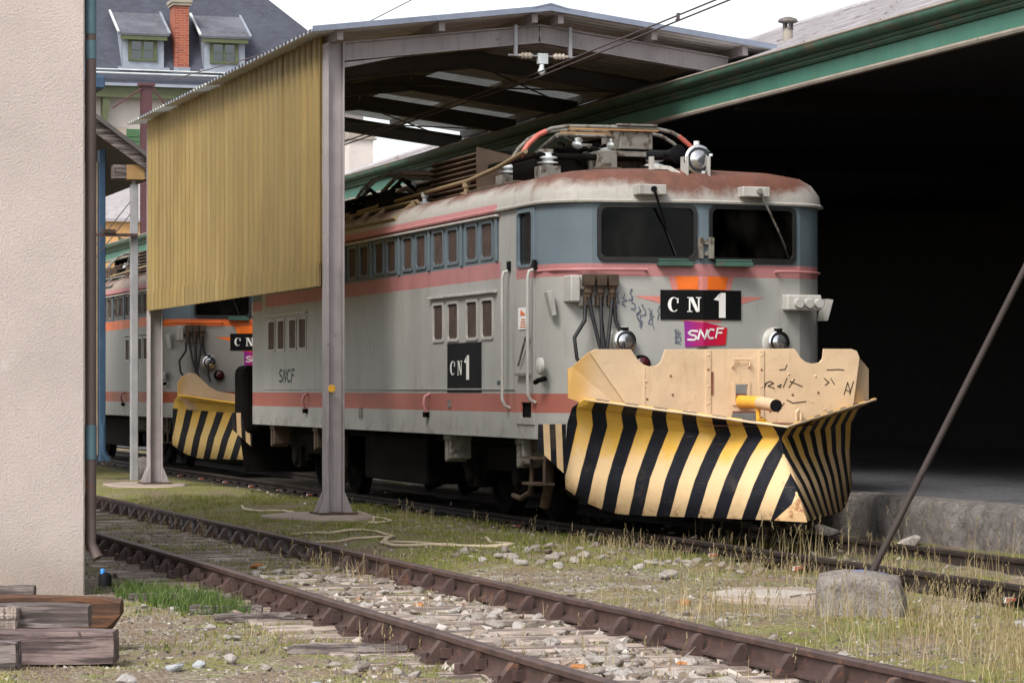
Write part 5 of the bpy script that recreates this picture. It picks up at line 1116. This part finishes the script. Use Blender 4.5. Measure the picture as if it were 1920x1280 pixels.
for x, y, L, rz, lab in ((4.05, 20.6, .75, -.25, 'splintered board lying on the grass left of the near rail'), (4.12, 19.3, .5, -.3, 'short grey board beside the bright grass clump'), (4.2, 18.55, .62, -.3, 'grey board end under the near rail chairs'), (4.15, 16.05, .7, -.3, 'long pale board end in the brown dry soil')):
    timber('board', lab, x - L / 2, x + L / 2, y, .14, gz(x, y) + .0, .05, m_timber, rz, 0, 'board')
o = MB().lathe((3.58, 21.1, .08), (0, 0, 1), [(0, .05), (.08, .05), (.1, .03)], 12).build('bottle_base', m_black, smooth=50); tag(o, 'small black bottle with blue cap by the building corner', 'bottle')
MB().lathe((3.56, 21.09, .19), (0, 0, 1), [(-.02, .016), (.015, .017), (.02, .012)], 10).build('cap', m_bluecap, o, smooth=50, local=True)
# ------------------------------------------------------------------ hoses
def hose(lab, pts, r=.02):
    P = []
    for i in range(len(pts) - 1):
        p0, p1, p2, p3 = [Vector((*pts[max(0, min(len(pts) - 1, q))], 0)) for q in (i - 1, i, i + 1, i + 2)]
        for k in range(6):
            t = k / 6; q = .5 * ((2 * p1) + (p2 - p0) * t + (2 * p0 - 5 * p1 + 4 * p2 - p3) * t * t + (3 * p1 - p0 - 3 * p2 + p3) * t ** 3); P.append((q.x, q.y, gz(q.x, q.y) + r * 1.0))
    tag(MB().tube(P, r, 7).build('hose', m_rope, smooth=60), lab, 'hose')
hose('tan hose looping from the near shed post to the rails', [(8.45, 32.2), (8.3, 31.0), (8.05, 30.0), (7.9, 29.6), (8.2, 29.8), (8.35, 31.4)], .014)
hose('long tan hose snaking beside the far foreground rail', [(6.75, 28.4), (6.95, 27.8), (7.3, 27.6), (7.35, 26.6), (7.0, 25.8), (7.2, 25.2), (7.85, 24.5), (8.0, 25.4), (8.15, 26.2)], .017)
hose('second tan hose crossing the first near the rail', [(6.5, 27.6), (6.8, 26.8), (7.25, 26.6), (7.1, 25.9), (7.5, 24.9), (7.75, 24.4)], .014)
hose('thin tan hose lying in grass left of the near post', [(7.5, 34.2), (7.4, 33.4), (7.65, 32.8), (7.7, 32.2)], .015)
# ------------------------------------------------------------------ stones
def hull(seed, sq=(1, 1, .7), n=13):
    rs = random.Random(seed); bm = bmesh.new()
    for k in range(n):
        v = Vector((rs.gauss(0, 1), rs.gauss(0, 1), rs.gauss(0, 1))).normalized() * rs.uniform(.8, 1.1); bm.verts.new((v.x * sq[0], v.y * sq[1], v.z * sq[2]))
    r = bmesh.ops.convex_hull(bm, input=bm.verts); bmesh.ops.delete(bm, geom=[g for g in r['geom_interior'] if isinstance(g, bmesh.types.BMVert)], context='VERTS')
    bmesh.ops.bevel(bm, geom=bm.edges[:], offset=.10, segments=1, affect='EDGES')
    me = bpy.data.meshes.new('rock'); bm.to_mesh(me); bm.free(); return me
rocks = [hull(s, (1, random.uniform(.7, 1), random.uniform(.5, .8)), 12) for s in range(10)]
rsm = {}
SLP = [T1.location.y + c.location.y for c in T1.children if c.name.startswith('sleeper')]
def rock(x, y, r, m, lab, group=None, z=None):
    k = (random.randrange(10), m.name)
    if k not in rsm: q = rocks[k[0]].copy(); q.materials.append(m); rsm[k] = q
    o = link('rock', rsm[k], None); o.location = (x, y, (gz(x, y) if z is None else z) + r * .3); o.scale = (r * random.uniform(.9, 1.25), r * random.uniform(.8, 1.1), r * random.uniform(.8, 1.1)); o.rotation_euler = (random.uniform(-.3, .3), random.uniform(-.3, .3), random.uniform(0, 6.28))
    return tag(o, lab, 'rock', group)
for x, y, r, m, lab in ((7.24, 18.55, .065, m_rocko, 'orange-brown stone alone on the gravel near the far rail'), (2.62, 14.75, .075, m_rockw, 'pinkish flat stone in the grass below the timber pile'), (3.02, 15.5, .07, m_rockb, 'blue-grey stone right of the timber pile'), (3.18, 15.6, .06, m_rockb, 'smaller blue-grey stone touching its neighbour by the timbers'), (3.38, 15.75, .075, m_rockw, 'pale wedge-shaped stone right of the blue-grey pair'),
                        (3.47, 15.2, .05, m_rockw, 'small white stone in dry grass below the wedge-shaped one'), (3.95, 15.0, .085, m_rockw, 'upright pale stone in front of the near rail'), (4.1, 14.75, .05, m_rockw, 'round white stone right of the upright pale one'), (3.45, 14.0, .07, m_rockb, 'pale stone at the bottom edge left of centre'), (8.0, 20.9, .11, m_rockw, 'rounded pale boulder leaning on the back of the stone block'), (8.45, 17.0, .12, m_rockw, 'low pink boulder right of the stone block'), (8.62, 16.2, .06, m_rockb, 'pale bluish stone in grass at lower right'), (11.75, 24.3, .14, m_rockw, 'broken stone at the foot of the platform edge'), (11.8, 26.3, .16, m_rockw, 'rough stone lying against the platform near the plow')):
    rock(x, y, r, m, lab)
for k in range(26): rock(random.gauss(7.85, .32), random.gauss(23.5, .55), random.uniform(.045, .085), m_rockw, 'white stone in the heap right of the tan hoses', 'white stones heaped between the tracks')
for k in range(22): rock(random.gauss(8.75, .3), random.gauss(22.2, .5), random.uniform(.04, .07), m_rockw, 'pale stone in the loose row before the near loco rail', 'pale stones beside the loco rail')
for k in range(230):
    y = 13.2 + 10.5 * random.random() ** 1.5
    if any(abs(y - q) < .13 for q in SLP) and random.random() < .75: y += .3
    rock(random.uniform(4.70, 5.98), y, random.uniform(.035, .085) * (1.1 if y < 18 else .9), random.choice([m_rockw, m_rockw, m_rockw, m_rockb, m_rocko] if k % 9 == 0 else [m_rockw]), 'ballast stone lying loose between the foreground rails', 'ballast stones between the foreground rails')
for k in range(40):
    x = random.choice([random.uniform(3.6, 4.35), random.uniform(6.3, 7.0)]); rock(x, random.uniform(13.5, 22), random.uniform(.03, .06), m_rockw, 'ballast stone scattered outside the foreground rails', 'ballast stones outside the foreground rails')
def scatter(name, cnt, region, rmin, rmax, m, lab, dens=None, flat=.8):
    V = []; F = []; base = []
    for s in range(6):
        q = hull(100 + s, (1, .85, flat), 8) if False else None
        rs = random.Random(s); bm = bmesh.new()
        for k in range(8):
            v = Vector((rs.gauss(0, 1), rs.gauss(0, 1), rs.gauss(0, 1))).normalized(); bm.verts.new((v.x, v.y * .85, v.z * flat))
        r = bmesh.ops.convex_hull(bm, input=bm.verts); bm.verts.ensure_lookup_table(); bm.verts.index_update()
        base.append((np.array([v.co[:] for v in bm.verts]), [[v.index for v in f.verts] for f in bm.faces])); bm.free()
    o = 0; i = 0
    while i < cnt:
        x = random.uniform(region[0], region[1]); y = region[2] + (region[3] - region[2]) * random.random() ** 1.35
        if dens and random.random() > dens(x, y): i += .34; continue
        b, f = base[i.__int__() % 6]; a = random.uniform(0, 6.28); r = rmin + (rmax - rmin) * random.random() ** 2.2; ca, sa = math.cos(a) * r, math.sin(a) * r
        p = np.empty_like(b); p[:, 0] = b[:, 0] * ca - b[:, 1] * sa + x; p[:, 1] = b[:, 0] * sa + b[:, 1] * ca + y; p[:, 2] = b[:, 2] * r + gz(x, y) + r * .18
        V.append(p); F += [[q + o for q in t] for t in f]; o += len(b); i += 1
    me = bpy.data.meshes.new(name); me.from_pydata(np.concatenate(V).tolist(), [], F); tag(link(name, me, m), lab, 'gravel', kind='stuff')
nz = lambda x, y, s=1.: noise.noise(Vector((x * s, y * s, 7.7)))
scatter('ballast', 3400, (4.45, 6.25, 12.6, 30), .018, .055, m_stones, 'pale crushed ballast between the foreground rails', lambda x, y: (.95 if y < 20.5 else .2) * (.15 if any(abs(y - q) < .12 for q in SLP) else 1))
scatter('gravel', 26000, (2.0, 9.6, 12.6, 30), .006, .024, m_stones_s, 'fine grey gravel scattered over the yard', lambda x, y: .25 + .75 * (nz(x, y, 1.1) > -.05))
scatter('rubble', 900, (8.4, 11.9, 14, 44), .012, .05, m_stones_s, 'dark rubble along the locomotive track', None)
# ------------------------------------------------------------------ grass
def blades(name, cnt, region, hmin, hmax, w, m, lab, dens, lean=.35, seed=0, pw=1.3, heads=False, clump=5):
    r = np.random.default_rng(seed); V = []; F = []; o = 0; made = 0; tries = 0
    while made < cnt and tries < cnt * 12:
        tries += 1
        x0 = r.uniform(region[0], region[1]); y0 = region[2] + (region[3] - region[2]) * r.random() ** pw
        d = dens(x0, y0)
        if r.random() > d: continue
        for q in range(clump):
            x = x0 + r.normal(0, .035); y = y0 + r.normal(0, .035)
            h = r.uniform(hmin, hmax) * (.6 + .4 * min(1, d)); a = r.uniform(0, 6.28); ln = r.normal(0, lean) * h; dx, dy = math.cos(a) * ln, math.sin(a) * ln; b = r.uniform(0, 6.28); wx, wy = math.cos(b) * w, math.sin(b) * w; z = gz(x, y) - .01
            V += [(x - wx, y - wy, z), (x + wx, y + wy, z), (x + dx * .35 + wx * .8, y + dy * .35 + wy * .8, z + h * .55), (x + dx * .35 - wx * .8, y + dy * .35 - wy * .8, z + h * .55), (x + dx, y + dy, z + h)]
            F += [(o, o + 1, o + 2, o + 3), (o + 3, o + 2, o + 4)]; o += 5; made += 1
            if heads and r.random() < heads:
                tx, ty, tz = x + dx, y + dy, z + h
                for s_ in range(5):
                    qx, qy, qz = tx + dx * .05 * s_ + r.normal(0, .006), ty + dy * .05 * s_ + r.normal(0, .006), tz + .016 * s_ - .03
                    V += [(qx - .006, qy, qz), (qx + .006, qy + .002, qz + .006), (qx, qy, qz + .026)]; F += [(o, o + 1, o + 2)]; o += 3
    me = bpy.data.meshes.new(name); me.from_pydata(V, [], F); tag(link(name, me, m), lab, 'grass', kind='stuff')
sm = lambda a, b, t: max(0, min(1, (t - a) / (b - a)))
def free(x, y):   # keep sleepers, slab and pads mostly clear
    if abs((x - 8.22) / .7) ** 2 + abs((y - 18.75) / .95) ** 2 < 1: return 0
    if abs((x - 7.75) / .65) ** 2 + abs((y - 31.15) / 1.0) ** 2 < 1: return 0
    return 1
def d_green(x, y):
    n = nz(x, y, .9) + .5 * nz(x, y, 2.7)
    k = sm(-.05, .45, n)
    if 6.35 < x < 9.3 and y > 22: k = max(k, sm(-.45, .1, n))
    if 6.3 < x < 7.3: k = max(k, sm(-.3, .3, n) * .8)
    if 4.6 < x < 6.1: k = k * .15 if y < 20 else max(k, sm(-.35, .15, n) * .9)
    if x < 4.3: k *= .75
    if 6.6 < x < 8.0 and 17 < y < 22.8: k *= .3
    if 8.6 < x < 11.8 and y < 25.5: k = max(k, .55 * sm(-.3, .2, n))
    return k * free(x, y) * (0 if (x > 9.5 and y > 25.5) else 1)
def d_dry(x, y):
    n = nz(x + 30, y, .8) + .4 * nz(x, y + 9, 2.4); k = .10 * sm(.0, .6, n)
    if 8.2 < x < 11.7 and 13 < y < 25.5: k = .02 + .22 * sm(.0, .5, n)
    if 6.3 < x < 8.3 and y < 18.3: k = max(k, sm(-.4, .3, n) * sm(6.3, 7.2, x) * .8)
    if 5.7 < x < 6.7 and y > 21: k = max(k, .35 * sm(-.1, .4, n))
    if 4.0 < x < 4.6 and y > 20: k = max(k, .3 * sm(0, .4, n))
    return k * free(x, y)
blades('grass', 70000, (1.8, 11.8, 12.8, 38), .02, .065, .0028, m_grass, 'short green grass and moss growing over the yard', d_green, .5, 1, 1.15, clump=7)
blades('lush_grass', 2600, (3.55, 4.4, 18.6, 22.2), .05, .14, .004, m_lush, 'bright green grass clump left of the near rail', lambda x, y: 1 if abs((x - 4.0) / .3) ** 2 + abs((y - 20.4 + (x - 4) * 2) / 1.3) ** 2 < 1 else .05, .5, 2, 1, clump=8)
blades('dry_grass', 6000, (3.5, 11.9, 12.8, 33), .08, .30, .0022, m_dry, 'dry straw-coloured grass stems among the rails', d_dry, .33, 3, 1.0, heads=.10, clump=3)
blades('dry_moss', 9000, (1.6, 6.6, 12.6, 22), .015, .05, .003, m_dry, 'short dry brown grass matted on the foreground soil', lambda x, y: sm(-.1, .4, nz(x + 11, y + 4, 1.0)) * (.25 if 4.6 < x < 6.1 else 1), .7, 4, 1.0, clump=6)
blades('tall_grass', 130, (9.3, 11.6, 19.5, 25.2), .25, .48, .0026, m_dry, 'tall seeded grass stems in front of the snowplow', lambda x, y: sm(-.2, .3, nz(x, y + 3, 1.5)), .22, 6, 1.0, heads=.4, clump=2)
blades('rail_grass', 700, (6.0, 8.6, 13.2, 17.4), .12, .36, .0024, m_dry, 'pale dry grass leaning before the stone block', lambda x, y: sm(6.3, 7.4, x) * (1 if nz(x, y, 1.2) > -.2 else .1), .4, 8, 1.0, heads=.3, clump=3)
